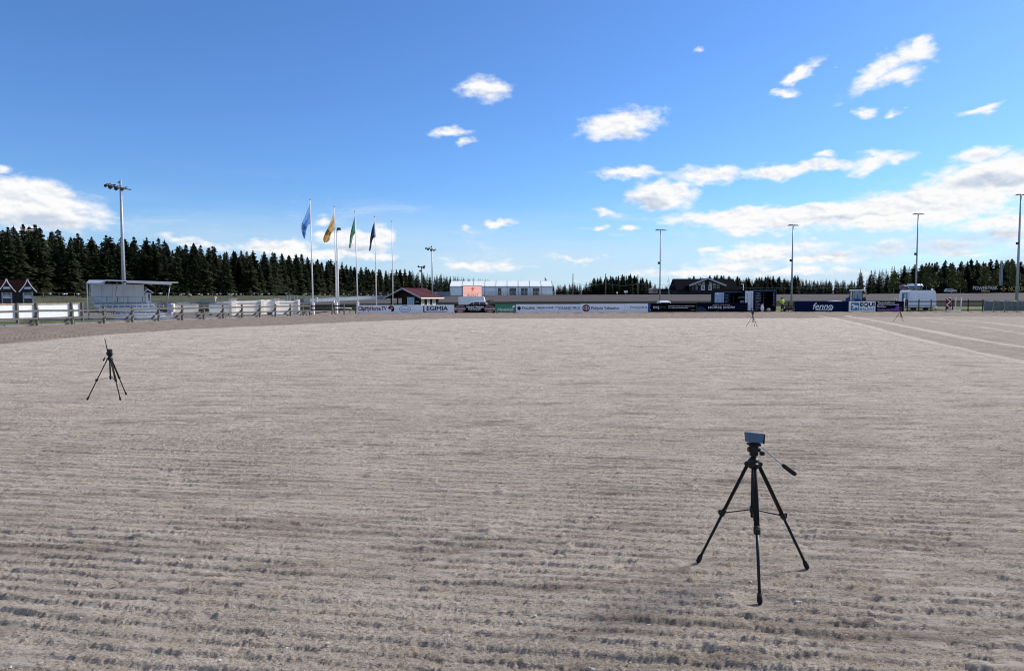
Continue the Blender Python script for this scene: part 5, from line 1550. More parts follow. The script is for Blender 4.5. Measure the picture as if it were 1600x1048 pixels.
# ---------------------------------------------------------------- caravan and its awning
def caravan():
    f = Fr(1440, 85)
    t = thing('caravan', 'pale blue white caravan with an open end behind the dark rail fence', 'caravan', f.o)
    M_car = mat('caravan_paint', (.76, .81, .87), .4, var=.04, scale=1)
    L, Rr, zt, zb = f.x(1419.8), f.x(1462.6), f.z(453.2), f.z(480.5)
    m = MB(); m.prism([(L, zb), (L - .02, f.z(466)), (L + .14, f.z(454.2)), (L + .35, zt), (Rr - .25, f.z(453.6)), (Rr - .1, f.z(455.0)), (Rr + .05, f.z(470)), (Rr + .02, zb)], 0, 2.2); m.build('body', M_car, t)
    for i in range(3):
        a, b_ = L + .2 + i * (Rr - L - .4) / 3, L + .2 + (i + 1) * (Rr - L - .4) / 3 - .03
        m = MB(); m.box(a, b_, -.025, -.002, f.z(471), f.z(460.0)); m.build('side_panel', M_car, t)
        m = MB(); m.box(a, b_, -.025, -.002, f.z(478.6), f.z(471.6)); m.build('side_panel', M_car, t)
    m = MB(); m.box(L + .1, Rr - .1, -.06, -.002, f.z(459.8), f.z(459.3)); m.build('moulding', M_white, t)
    m = MB(); m.box(L + .3, Rr - .2, -.05, -.002, f.z(480.2), f.z(479)); m.build('moulding', M_white, t)
    m = MB(); m.prism([(L + .1, zb), (Rr - .1, zb), (Rr - .5, .28), (L + .7, .28)], .05, 2.1); m.build('underbody', mat('underbody_grey', (.10, .13, .13), .8), t)
    for px in (1428.5, 1447.5):
        m = MB(); m.tube([(f.x(px), .0, .3), (f.x(px), .25, .3)], .3, 16); m.build('wheel', M_rubber, t)
    m = MB(); m.tube([(Rr - .3, .6, .42), (Rr + .55, 1.0, .38), (Rr + .65, 1.0, .1)], .05, 6); m.build('drawbar', M_galv, t)
    m = MB(); m.ball((Rr + .1, .3, .45), .2, 1, .7, .8); m.build('gas_bottle', M_white, t)
    # open end: doorway, door and little canopy
    m = MB(); m.box(f.x(1411.2), f.x(1419.2), .25, .30, .5, f.z(456.8)); dr = m.build('door', mat('door_grey', (.12, .15, .18), .5), t)
    m = MB(); m.box(f.x(1414.4), f.x(1417.8), .235, .248, f.z(468), f.z(459)); m.build('pane', M_paleblue, dr)
    m = MB(); m.box(f.x(1415.5), f.x(1418.5), .22, .248, f.z(477), f.z(472)); m.build('tail_light', M_red, dr)
    m = MB(); m.tube([f.p(1408.4, 457.4, 0), f.p(1414.5, 457.0, 0), f.p(1418.5, 455.6, 0), f.p(1421.5, 453.8, 0)], .07, 8); m.build('canopy_arm', M_white, t)
    m = MB(); m.box(f.x(1458.8), f.x(1461), .4, .6, f.z(453.4), f.z(450.8), .03); m.build('roof_lamp', M_white, t)
caravan()
f = Fr(1412.8, 82.4)
t = thing('marker_post', 'white upright post at the end of the violet hoarding', 'post', f.o)
m = MB(); m.tube([(0, 0, 0), (0, 0, f.z(466.5))], .065, 10); m.build('shaft', M_white, t)
m = MB(); m.ball((0, 0, f.z(466.5)), .068, 1, 1, .6); m.build('cap', M_white, t)
f = Fr(1399, 100)
t = thing('hook_lamp', 'thin lamp with a pale curled top behind the violet hoarding', 'lamp', f.o)
m = MB(); m.tube([(0, 0, 0), (0, 0, f.z(468))], .03, 6); m.build('pole', M_dark, t)
m = MB(); m.tube([f.p(1397.9, 469.5), f.p(1398, 467.2), f.p(1399.2, 466.2), f.p(1400.3, 467.2), f.p(1400.4, 469.5)], .06, 8); m.build('lamp_head', M_offwhite, t)

# ---------------------------------------------------------------- float with a tank on the far bank
def tank_truck():
    Y = 180; f = Fr(1426, Y, zat(457.5, Y))
    t = thing('float_wagon', 'show wagon with a blue and white striped tank and colourful cab on the far bank', 'wagon', f.o, R(0))
    za = f.z(447.6); r = .68
    m = MB(); m.tube([(f.x(1419.5), .8, za), (f.x(1420.6), .8, za), (f.x(1441.6), .8, za), (f.x(1443.6), .8, za)], [r * .6, r, r, r * .55], 18); m.build('tank', M_white, t)
    for a, b_ in ((1429, 1431), (1438.6, 1440.2)):
        m = MB(); m.tube([(f.x(a), .8, za), (f.x(b_), .8, za)], r + .015, 18); m.build('blue_band', M_blue, t)
    m = MB(); m.box(f.x(1420), f.x(1442.5), .05, .08, za - .28, za + .06); m.build('blue_stripe', M_blue, t)
    m = MB(); m.box(f.x(1419), f.x(1443), .2, 1.5, .3, f.z(452.2)); m.build('chassis', M_dark, t)
    m = MB(); m.ball(f.p(1413.8, 449.4, .8), .95, 1.15, .8, .78); m.build('cab', mat('cab_mural', (.30, .20, .32), .6, var=.7, scale=1.2), t)
    m = MB(); m.ball(f.p(1415.4, 453.2, .4), .62, 1.5, .7, .7); m.build('cab_front', mat('cab_yellow', (.22, .19, .03), .6, var=.6, scale=2), t)
    m = MB(); m.box(f.x(1409.4), f.x(1418.5), .05, .1, f.z(449.4), f.z(447.6), .02); m.build('windscreen', M_glassd, t)
    for px in (1411.5, 1425, 1438):
        m = MB(); m.tube([(f.x(px), .1, .35), (f.x(px), .4, .35)], .38, 14); m.build('wheel', M_rubber, t)
tank_truck()

# ---------------------------------------------------------------- signs beyond the track on the right
def sign(px0, px1, yt, yb, Y, label):
    f = Fr((px0 + px1) / 2, Y, zat(457, Y) - .05)
    t = thing('letter_sign', label, 'sign', f.o, 0, 'dark sign boards below the right trees')
    m = MB(); m.box(f.x(px0), f.x(px1), 0, .12, f.z(yb), f.z(yt)); m.build('board', M_bblack, t)
    for px in (px0 + 1, px1 - 1):
        m = MB(); m.bar((f.x(px), .2, 0), (f.x(px), .2, f.z(yt)), .14, .14); m.build('post', M_dwood, t)
    return t, f
M_yel = mat('old_gold_paint', (.40, .33, .09), .6)
M_cream = mat('cream_letters', (.62, .60, .52), .6)
t, f = sign(1516, 1560, 446.2, 456.5, 164, 'dark sign board with cream POWERPARK letters')
text(t, 'POWER', M_cream, f.x(1519.6), f.x(1541.8), f.z(453.2), f.z(447.4), -.01, bold=.02, arch=-.12)
text(t, 'PARK', M_cream, f.x(1542.6), f.x(1558.2), f.z(452.6), f.z(447.0), -.01, bold=.02, arch=-.1)
poly(t, 'emblem', [(f.x(1532), f.z(455.8)), (f.x(1546.2), f.z(455.8)), (f.x(1545.6), f.z(453.8)), (f.x(1532.6), f.z(453.8))], M_yel, -.01)
t, f = sign(1560.6, 1573.6, 446.2, 456.5, 164, 'dark sign board with a winged gold emblem')
for s_ in (-1, 1):
    poly(t, 'emblem', [(f.x(1567 + s_ * .5), f.z(452.2)), (f.x(1567 + s_ * 6), f.z(451.6)), (f.x(1567 + s_ * 5.4), f.z(450.6)), (f.x(1567 + s_ * .5), f.z(450.4))][::s_], M_yel, -.01)
ring(t, 'emblem', f.x(1567), f.z(451.2), f.x(1570.4) - f.x(1567), .55, .1, M_yel, -.012)
t, f = sign(1574.2, 1640, 445.6, 456.5, 164, 'dark sign board with tall gold NORDIC letters at the right edge')
text(t, 'NORDIC', M_yel, f.x(1575.4), f.x(1603), f.z(454.8), f.z(446.8), -.01, bold=.01)
def lattice():
    Y = 166; f = Fr(1562.6, Y, 2.0)
    t = thing('lattice_mast', 'pale lattice mast between the POWERPARK and NORDIC signs', 'mast', f.o)
    H = f.z(407); w = .24
    for sx in (-1, 1):
        for sy in (-1, 1):
            m = MB(); m.bar((sx * w, sy * w, 0), (sx * w * .8, sy * w * .8, H), .07, .07); m.build('leg', M_galv, t)
    m = MB(); n = 14
    for i in range(n):
        a, b_ = H * i / n, H * (i + 1) / n; s_ = 1 if i % 2 else -1
        for sy in (-1, 1):
            m.bar((-s_ * w, sy * w, a), (s_ * w, sy * w, b_), .05, .05); m.bar((-w, sy * w, b_), (w, sy * w, b_), .05, .05)
    m.build('bracing', M_galv, t)['kind'] = 'stuff'
lattice()

# ---------------------------------------------------------------- jumps and dark rail fence at the right
def right_fence():
    Y0 = 82.2
    o = at(1440, 480, Y0); o.z = 0
    t = thing('rail_fence', 'dark post and rail fence in front of the caravan and grass on the right', 'fence', o)
    P = {px: Vector((xat(px, Y0) - o.x, 0, 0)) for px in (1232, 1240.5, 1418, 1436, 1455, 1489, 1513, 1536)}
    for px, p in P.items():
        m = MB(); m.bar(p, p + Vector((0, 0, zat(467.8 if px > 1400 else 471.5, Y0))), .09, .09); m.build('post', M_dwood, t)
    xs = [P[p].x for p in (1418, 1436, 1455, 1489, 1513, 1536)]
    for a, b_ in zip(xs[:-1], xs[1:]):
        for py in (471.0, 477.3):
            m = MB(); m.bar((a + .01, -.09, zat(py, Y0)), (b_ - .01, -.09, zat(py, Y0)), .05, .085 if py > 475 else .12); m.build('rail', M_dwood, t)
    for py in (478.0, 484.3):
        m = MB(); m.bar((P[1232].x - .5, -.09, zat(py, Y0)), (P[1240.5].x, -.09, zat(py, Y0)), .05, .12); m.build('rail', M_dwood, t)
    m = MB(); m.bar((xs[0], .2, .14), (xs[-1], .2, .14), .12, .1); m.build('ground_board', M_dwood, t)
right_fence()
def wing():
    f = Fr(1481.5, 81.2)
    t = thing('jump_wing', 'red and black jump wing with white zigzag edges', 'show jump', f.o)
    a, b_, zt = f.x(1478), f.x(1485.4), f.z(466.4)
    n = 4
    for i in range(n):
        z0, z1 = .08 + (zt - .08) * i / n, .08 + (zt - .08) * (i + 1) / n
        m = MB(); m.box(a, b_, -.04, .04, z0, z1 - .004); m.build('board', M_black if i % 2 else M_red, t)
        s_ = 1 if i % 2 else -1
        m = MB(); m.bar(((a + b_) / 2 + s_ * (b_ - a) * .45, -.06, z0), ((a + b_) / 2 - s_ * (b_ - a) * .45, -.06, z1), .03, .09); m.build('zigzag_strip', M_white, t)
        m = MB(); m.prism([(a, z0), ((a + b_) / 2, (z0 + z1) / 2), (a, z1)], -.052, -.042); m.build('triangle_panel', M_black if i % 2 == 0 else M_red, t)
    m = MB(); m.box(a - .05, b_ + .05, -.3, .3, .0, .076); m.build('foot', M_white, t)
    m = MB(); m.ball((b_ - .1, 0, zt + .04), .07); m.build('knob', M_white, t)
wing()
def pole_stand(px, yt, label):
    f = Fr(px, 81.5)
    t = thing('jump_stand', label, 'show jump', f.o, 0, 'white jump stands on the right grass')
    m = MB(); m.tube([(-.06 if px > 1500 else .02, 0, 0), (0, 0, f.z(yt))], .055 if px > 1500 else .04, 8); m.build('post', M_white, t)
    m = MB(); m.box(-.28, .28, -.05, .05, 0, .05); m.box(-.05, .05, -.25, -.052, 0, .05); m.build('foot', M_white, t)
    m = MB(); m.tube([(0, -.03, f.z(yt) * .55), (0, -.09, f.z(yt) * .55)], .04, 6); m.build('cup', M_galv, t)
pole_stand(1493.4, 464.3, 'slimmer white jump stand right of the red and black wing')
pole_stand(1502.2, 464.2, 'thicker white jump stand nearest the crowd barriers')
t = thing('jump_pole', 'white jump pole lying on the grass at the foot of the jump stands', 'show jump', at(1486, 485.5, 81.0))
t.location.z = .1
m = MB(); m.tube([(xat(1470, 81) - t.location.x, 0, 0), (xat(1501, 81) - t.location.x, 0, 0)], .06, 10); m.build('pole', M_white, t)
for s_ in (-.6, .6):
    m = MB(); m.box(s_ - .08, s_ + .08, -.12, .12, -.1, -.058); m.build('block', M_wood, t)

M_mesh = mat('green_grey_mesh', (.13, .17, .165), .8, var=.15, scale=3)
def barriers():
    edges = [1537.5, 1552.6, 1569.8, 1589.5, 1608, 1627]
    proto = None
    lab = ['crowd barrier with grey-green mesh, the leftmost of the run', 'crowd barrier with grey-green mesh, second from the jumps', 'crowd barrier with grey-green mesh below the T-topped right mast', 'crowd barrier with grey-green mesh cut by the right edge', 'crowd barrier with grey-green mesh beyond the right edge']
    for i in range(5):
        Y = 75.6 - i * .25
        a, b_ = xat(edges[i], Y), xat(edges[i + 1], Y)
        w = b_ - a
        t = thing('crowd_barrier', lab[i], 'crowd barrier', ((a + b_) / 2, Y, 0), R(-2 if i % 2 else 1), 'crowd barriers on the right')
        h = zat(470.4, Y)
        x0, x1 = -w / 2 + .03, w / 2 - .03
        r = .12
        arc = lambda cx, cz, a0, a1: [(cx + r * math.cos(R(a0 + (a1 - a0) * k / 4)), 0, cz + r * math.sin(R(a0 + (a1 - a0) * k / 4))) for k in range(5)]
        m = MB(); m.tube([(x0, 0, .02)] + arc(x0 + r, h - r, 180, 90) + arc(x1 - r, h - r, 90, 0) + [(x1, 0, .02)], .022, 8); m.build('frame', M_galv, t)
        m = MB(); m.tube([(x0, 0, .2), (x1, 0, .2)], .018, 6); m.build('bottom_rail', M_galv, t)
        n = 9
        for k in range(1, n):
            x = x0 + (x1 - x0) * k / n
            m = MB(); m.tube([(x, 0, .2), (x, 0, h)], .008, 5); m.build('bar', M_galv, t)
        m = MB(); m.box(x0 + .03, x1 - .03, .02, .028, .22, h - .05); m.build('mesh_cover', M_mesh, t)
        for x in (x0 + .18, x1 - .18):
            m = MB(); m.tube([(x, -.36, .02), (x, -.06, .13), (x, .06, .13), (x, .36, .02)], .02, 6); m.build('foot', M_galv, t)
barriers()

# ---------------------------------------------------------------- tripods
M_tri = mat('tripod_black', (.009, .009, .010), .5, 0.0, var=.2, scale=20, spec=.15)
M_tri2 = mat('tripod_dark_blue', (.012, .016, .026), .35, .2, var=.2, scale=20, spec=.2)
def tripod(key, label, hub_px, knee=.52, col_end=.5, handle=None, head_top=None, k=1.0, group=None):
    feet = [on_ground(*p) for p in TRIPOD_FEET[key]]
    c = sum(feet, Vector()) / 3
    hub = at(*hub_px, c.y); hub.x = at(*hub_px, c.y).x
    o = Vector((hub.x, c.y, 0))
    t = thing('tripod', label, 'tripod', o, 0, group)
    hz = hub.z
    Hh = hz * k
    for i, fpt in enumerate(feet):
        d = (fpt - Vector((hub.x, c.y, 0))); u = d.normalized()
        top = Vector((u.x * .034, u.y * .034, hz - .012)); foot = Vector((d.x, d.y, .018))
        kn = top.lerp(foot, knee)
        m = MB()
        side = Vector((-u.y, u.x, 0))
        for s in (-1, 1): m.tube([top + side * .008 * s, kn + side * .008 * s], .0085, 8)
        m.bar(top, kn, .010, .012)
        leg = m.build('leg', M_tri, t)
        m = MB(); m.tube([kn + (top - kn) * .02, foot], [.0092, .0086], 10); m.build('lower_tube', M_tri2, leg)
        dd = (foot - top).normalized()
        m = MB(); m.tube([kn - dd * .028, kn - dd * .016, kn + dd * .016, kn + dd * .024], [.013, .020, .020, .014], 10, flat=.8); m.box(kn.x + u.x * .018 - .010, kn.x + u.x * .018 + .010, kn.y + u.y * .018 - .010, kn.y + u.y * .018 + .010, kn.z - .014, kn.z + .016, .004); m.build('leg_clamp', M_black, leg)
        m = MB(); m.tube([foot - dd * .035, foot - dd * .01, foot + dd * .012, foot + dd * .022], [.012, .0155, .015, .008], 10); m.build('rubber_foot', M_rubber, leg)
        m = MB(); m.tube([top - side * .022, top + side * .022], .016, 10); m.build('leg_joint', M_black, leg)
        cz = hz * (1 - col_end) + .02
        m = MB(); m.bar(Vector((0, 0, cz)) + u * .012, kn, .016, .005); m.build('spreader_arm', M_tri, t)
    m = MB(); m.tube([(0, 0, hz * (1 - col_end) - .025), (0, 0, hz + .02)], .0125, 12); m.build('centre_column', M_tri, t)
    m = MB(); m.tube([(0, 0, hz * (1 - col_end) + .005), (0, 0, hz * (1 - col_end) + .04)], .018, 10); m.build('spreader_collar', M_black, t)
    m = MB(); m.tube([(0, 0, hz - .040), (0, 0, hz - .028), (0, 0, hz + .012), (0, 0, hz + .03)], [.018, .034, .034, .020], 14); m.build('hub', M_black, t)
    ht = zat(head_top, c.y)
    hl = ht - hz
    m = MB()
    m.tube([(0, 0, hz + .03), (0, 0, hz + hl * .38)], [.017, .015], 12)
    m.tube([(0, 0, hz + hl * .36), (0, 0, hz + hl * .46)], [.026, .026], 12)
    m.build('neck', M_black, t)
    m = MB()
    m.box(-.024, .022, -.022, .022, hz + hl * .46, hz + hl * .86, .006)
    m.tube([(-.036, 0, hz + hl * .66), (.036, 0, hz + hl * .66)], .016, 12)
    m.build('pan_head', M_black, t)
    m = MB(); m.box(-.036, .036, -.028, .028, hz + hl * .862, hz + hl * .985, .004); m.build('quick_plate', M_tri, t)
    m = MB(); m.tube([(.03, -.02, hz + hl * .50), (.055, -.022, hz + hl * .50)], [.012, .014], 8); m.build('lock_knob', M_black, t)
    if handle:
        a, b_, e = [at(p[0], p[1], c.y + p[2]) - o for p in handle]
        m = MB(); m.tube([a, b_], .0034, 8); m.build('handle_rod', M_galv, t)
        m = MB(); dd = (e - b_).normalized(); m.tube([b_ - dd * .004, b_ + dd * .008, e - dd * .012, e], [.009, .0125, .0135, .010], 10); m.build('handle_grip', M_rubber, t)
    return t, o, hz, ht, c
GT = 'black camera tripods standing on the sand'
t, o, hz, ht, c = tripod('front', 'black tripod nearest the camera with a pan handle to its right', (1177.5, 722), .50, .44, [(1190.5, 698.5, 0), (1223.5, 726.5, -.12), (1243.5, 741.5, -.18)], 691.5, group=GT)
# sensor box on the front tripod: bluish grey case with a dark front plate
s = thing('timing_sensor', 'small slate blue sensor box on top of the nearest tripod', 'sensor', (o.x, o.y, ht), R(9))
s.rotation_euler = (R(-6), R(7.5), R(12))
s.scale = (.88, .95, .95)
M_slate = mat('slate_blue_case', (.075, .115, .175), .42, var=.08, scale=15)
m = MB(); m.prism([(-.052, .002), (.054, .002), (.058, .060), (-.066, .062)], -.024, .026); bx = m.build('case', M_slate, s)
bv = bx.modifiers.new('edges', 'BEVEL'); bv.width = .003; bv.segments = 2
m = MB(); m.box(.058, .065, -.026, .028, .000, .062, .002); m.build('end_plate', M_black, s)
m = MB(); m.box(-.060, .055, -.022, .024, .0625, .0655, .001); m.build('lid', mat('pale_blue_lid', (.25, .33, .42), .4), s)
m = MB(); m.tube([(.0, 0, -.004), (.0, 0, .0015)], .02, 10); m.build('mount', M_black, s)
m = MB(); m.tube([(.035, -.026, .006), (.046, -.026, .006)], .003, 6); m.build('catch', M_galv, s)

t, o, hz, ht, c = tripod('left', 'black tripod on the left of the sand with a tilted aerial', (171.5, 559.5), .53, .50, [(167.5, 553.2, 0), (163.9, 558.8, -.1), (161.4, 563.4, -.15)], 551.5, group=GT)
s = thing('timing_sensor', 'small black sensor with a thin tilted aerial on the left tripod', 'sensor', (o.x, o.y, ht))
kx = c.y / FPX
m = MB(); m.box(-2.6 * kx, 3.2 * kx, -.03, .03, .0, 6.2 * kx, .005); m.build('case', M_black, s)
m = MB(); m.tube([(-2.6 * kx, -.01, 3.0 * kx), (-6.2 * kx, -.01, 23.5 * kx)], [.008, .006], 8); m.build('aerial', M_black, s)
m = MB(); m.box(-4.6 * kx, -2.4 * kx, -.02, .02, -1.5 * kx, 1.2 * kx, .004); m.build('bracket', M_black, s)
m = MB(); m.box(3.3 * kx, 5.4 * kx, -.02, .02, -1.8 * kx, -.4 * kx, .004); m.build('knob', M_black, s)

t, o, hz, ht, c = tripod('far', 'black tripod far off in front of the navy container', (1176.2, 494.5), .52, .5, [(1174, 492.0, 0), (1172.2, 493.2, -.1), (1171, 494.4, -.15)], 490.5, group=GT)
s = thing('timing_sensor', 'dark green sensor with a bent bracket on the tripod before the container', 'sensor', (o.x, o.y, ht))
kx = c.y / FPX
m = MB(); m.box(-2.0 * kx, 1.4 * kx, -.06, .06, 0, 5.5 * kx, .02); m.build('case', mat('dark_green_case', (.02, .035, .032), .5), s)
m = MB(); m.tube([(-1.2 * kx, 0, 5 * kx), (-2.4 * kx, 0, 8 * kx), (-1.0 * kx, 0, 9.4 * kx)], .025, 6); m.build('bracket', M_dark, s)
t, o, hz, ht, c = tripod('corner', 'black tripod at the right corner before the violet hoarding', (1407, 487.5), .52, .5, None, 484.5, group=GT)
s = thing('timing_sensor', 'dark sensor on the tripod before the violet hoarding', 'sensor', (o.x, o.y, ht))
kx = c.y / FPX
m = MB(); m.box(-2.2 * kx, 2.0 * kx, -.06, .06, 0, 4.6 * kx, .02); m.build('case', M_black, s)
m = MB(); m.tube([(-1.5 * kx, 0, 4 * kx), (-3.0 * kx, 0, 7 * kx)], .02, 6); m.build('aerial', M_black, s)

# ---------------------------------------------------------------- trees
M_bark = mat('pine_bark', (.12, .085, .065), .9, var=.35, scale=3)
def leafmat(name, cols):
    m = bpy.data.materials.new(name); m.use_nodes = True
    t = m.node_tree; b = t.nodes['Principled BSDF']; b.inputs['Roughness'].default_value = .75; b.inputs['Specular IOR Level'].default_value = .15
    at_ = N(t, 'ShaderNodeAttribute'); at_.attribute_name = 'leaf_tone'
    oi = N(t, 'ShaderNodeObjectInfo')
    r = N(t, 'ShaderNodeValToRGB')
    for i, cc in enumerate(cols):
        e = r.color_ramp.elements[i] if i < 2 else r.color_ramp.elements.new(.5)
        e.position = i / (len(cols) - 1); e.color = (*cc, 1)
    t.links.new(math_(t, 'ADD', math_(t, 'MULTIPLY', at_.outputs['Fac'], .75), math_(t, 'MULTIPLY', oi.outputs['Random'], .3), clamp=True), r.inputs[0])
    t.links.new(r.outputs[0], b.inputs['Base Color'])
    return m
M_needle = leafmat('needles', [(.008, .012, .006), (.042, .050, .018)])
M_leaf = leafmat('leaves', [(.035, .048, .014), (.13, .135, .035)])
M_bushl = leafmat('bush_leaves', [(.020, .028, .010), (.060, .068, .020)])

def spruce_arrays(seed, pine=False, quality=1.0, low=None):
    """unit tree: height 1, returns crown triangles (n,3,3) and tones"""
    rg = np.random.default_rng(seed)
    tris, tone = [], []
    base = low if low is not None else (.32 if pine else .12)
    z = base
    wmax = (.17 + .06 * rg.random()) if not pine else .175
    while z < .985:
        u = (z - base) / (1 - base)
        prof = (1 - u) ** .72 if not pine else (1 - u ** 1.75) * min(1, .4 + u * 2.2)
        rad = wmax * prof * (.6 + .65 * rg.random()) + .004
        nb = int((9 if u < .8 else 6) * quality) + 1
        a0 = rg.random() * 6.28
        for k in range(nb):
            if rg.random() < .13: continue
            a = a0 + 6.28 * k / nb + rg.normal() * .25
            L = rad * (.45 + .8 * rg.random())
            dirv = np.array([math.cos(a), math.sin(a), 0]); side = np.array([-math.sin(a), math.cos(a), 0])
            droop = (-.32 if not pine else .10) + .14 * rg.normal()
            tn = rg.random() * .7
            # a branch: a few overlapping needle fans
            for j, q in enumerate((.10, .34, .58, .82)):
                p0 = dirv * L * (q - .14) + np.array([0, 0, z + droop * L * q])
                p1 = dirv * L * (q + .26) + np.array([0, 0, z + droop * L * (q + .4) + .004])
                w = L * (.24 - .11 * q) + .003
                for s in (-1, 1):
                    tip = (p0 + p1) / 2 + side * s * w + np.array([0, 0, -.010 - .012 * rg.random()])
                    tris.append([p0, p1, tip]); tone.append(min(1, tn + .25 * q + .1 * rg.random()))
                hang = (p0 * .4 + p1 * .6) + np.array([0, 0, -.013 - .010 * rg.random()])
                tris.append([p0, p1, hang]); tone.append(tn)
        z += (.020 + .014 * rg.random()) / quality ** .5
    # leader
    for k in range(3):
        a = 2.1 * k; d = np.array([math.cos(a), math.sin(a), 0]) * .007
        tris.append([d + [0, 0, .955], -d + [0, 0, .955], np.array([0, 0, 1.0 + .012 * rg.random()])]); tone.append(.4)
    return np.array(tris, np.float32), np.array(tone, np.float32)
def tri_mesh(name, tris, tone, m):
    n = len(tris)
    me = bpy.data.meshes.new(name)
    me.vertices.add(n * 3); me.vertices.foreach_set('co', tris.reshape(-1).astype(np.float32))
    me.loops.add(n * 3); me.loops.foreach_set('vertex_index', np.arange(n * 3, dtype=np.int32))
    me.polygons.add(n); me.polygons.foreach_set('loop_start', np.arange(0, n * 3, 3, dtype=np.int32))
    a = me.attributes.new('leaf_tone', 'FLOAT', 'POINT'); a.data.foreach_set('value', np.repeat(tone, 3).astype(np.float32))
    me.materials.append(m); me.update(); me.validate()
    return me
VAR = [spruce_arrays(20 + i, pine=(i in (1, 4)), quality=1.6) for i in range(7)]
CROWN = [tri_mesh('crown', a, b_, M_needle) for a, b_ in VAR]
def trunk_mesh(h0, h1, r):
    m = MB(); m.tube([(0, 0, h0), (.002, 0, h1 * .5), (0, .001, h1)], [r, r * .75, r * .25], 6); return m.mesh('trunk', M_bark)
TRUNK = trunk_mesh(-.03, .97, .010)

SKYLINE = [(-260, 330), (-60, 346), (0, 349), (50, 350), (100, 361), (150, 367), (190, 371), (250, 371), (300, 379), (360, 389), (400, 392), (440, 395), (480, 397), (500, 405), (522, 404), (550, 415), (600, 420), (640, 420), (660, 425), (690, 428), (720, 432), (760, 435), (790, 440), (830, 442), (862, 443)]
SKY_MID = [(864, 445), (885, 442), (892, 440), (900, 441), (912, 444), (920, 436), (935, 432), (965, 430), (985, 427), (1000, 431), (1013, 434), (1020, 442), (1030, 445), (1056, 444)]
SKY_RIGHT = [(1060, 440), (1080, 430), (1100, 432), (1130, 427), (1145, 433), (1160, 430), (1172, 433), (1185, 430), (1205, 428), (1225, 432), (1243, 430), (1258, 433), (1270, 436), (1300, 434), (1325, 436), (1340, 434)]
SKY_FAR = [(1343, 420), (1350, 434), (1357, 421), (1375, 420), (1400, 415), (1435, 411), (1470, 404), (1492, 412), (1515, 400), (1530, 408), (1550, 405), (1580, 402), (1610, 404), (1700, 395), (1850, 380)]
rt = random.Random(42)
SPOTS = []           # (px, Y, z_top, zone)
def interp(S, px): return float(np.interp(px, [s[0] for s in S], [s[1] for s in S]))
def plant(S, depth, zone, step, rows, rise=0.0):
    for r in range(rows):
        px = S[0][0] + (0 if r == 0 else rt.uniform(0, 4))
        while px < S[-1][0]:
            Y = depth(px) + r * 5.5 + rt.uniform(-2, 2)
            ysky = interp(S, px)
            # the ragged skyline: most trees stop below it, some reach it or overtop it a little
            drop = abs(rt.gauss(0, 1)) * .085 - .05 + (.14 if r == 0 else (.02 if r < 3 else .06))
            yt = ysky + (462 - ysky) * drop
            SPOTS.append((px, Y, zat(yt, Y), zone))
            px += step * FPX / Y * rt.uniform(.6, 1.45)
plant(SKYLINE, lambda p: 165 + max(0, p) * .15 + max(0, p - 400) * .55, 'left', 3.1, 4)
plant(SKY_MID, lambda p: 400, 'mid', 3.6, 4)
plant(SKY_RIGHT, lambda p: 395, 'right', 3.8, 4)
plant(SKY_FAR, lambda p: 262, 'far', 3.6, 4)
SEG = [('left', 57, 'behind the house with two gables'), ('left', 138, 'between the two-gabled house and the grandstand'), ('left', 190, 'behind the grandstand, left of its tall mast'), ('left', 275, 'above the grandstand roof, right of the tall mast'),
       ('left', 360, 'behind the low white jump fillers'), ('left', 470, 'behind the arched cream jump wall'), ('left', 487, 'just left of the nearest flagpole'), ('left', 524, 'between the light blue and yellow flags'), ('left', 557, 'between the yellow and green flags'),
       ('left', 587, 'between the green and dark blue flags'), ('left', 613, 'between the dark blue flag and the bare flagpole'), ('left', 660, 'behind the red roofed hut'), ('left', 703, 'between the horn speaker mast and the marquee'), ('left', 790, 'over the left half of the marquee roof'), ('left', 2000, 'over the right half of the marquee roof'),
       ('mid', 897, 'between the marquee and the first utility pole'), ('mid', 946, 'between the first and second utility poles'), ('mid', 997, 'between the second and third utility poles'), ('mid', 2000, 'between the third utility pole and the clubhouse'),
       ('right', 1152, 'over the clubhouse roof'), ('right', 1216, 'above the open shipping containers'), ('right', 1240, 'above the person in hi-vis yellow'), ('right', 1326, 'above the deep blue fenno hoarding'), ('right', 2000, 'above the blue tractor'),
       ('far', 1358, 'standing clear at the left end of the taller right wood'), ('far', 1410, 'left of the striped float wagon'), ('far', 1435, 'behind the striped float wagon'), ('far', 1465, 'behind the right half of the caravan'), ('far', 1518, 'above the small pale car'), ('far', 1562, 'above the POWERPARK sign'), ('far', 9000, 'above the gold NORDIC letters')]
def zone_label(px, zone):
    for z_, lim, txt in SEG:
        if z_ == zone and px < lim:
            return ('dark spruce ' if zone == 'left' else 'dark conifer ') + txt, 'conifers ' + txt
def ground_z(px, Y):
    b = bank_at(px); zo = max(zat(b[3], b[2]), .05)
    return float(np.interp(Y, [b[2] + 4, b[2] + 40, b[2] + 120], [zo, max(zo, 1.6), 2.2])) - .1
order = sorted(range(len(SPOTS)), key=lambda i: -(SPOTS[i][2] - 2) / SPOTS[i][1] - (.05 if SPOTS[i][3] != 'left' else 0))
inframe = [i for i in order if -15 < SPOTS[i][0] < 1615]
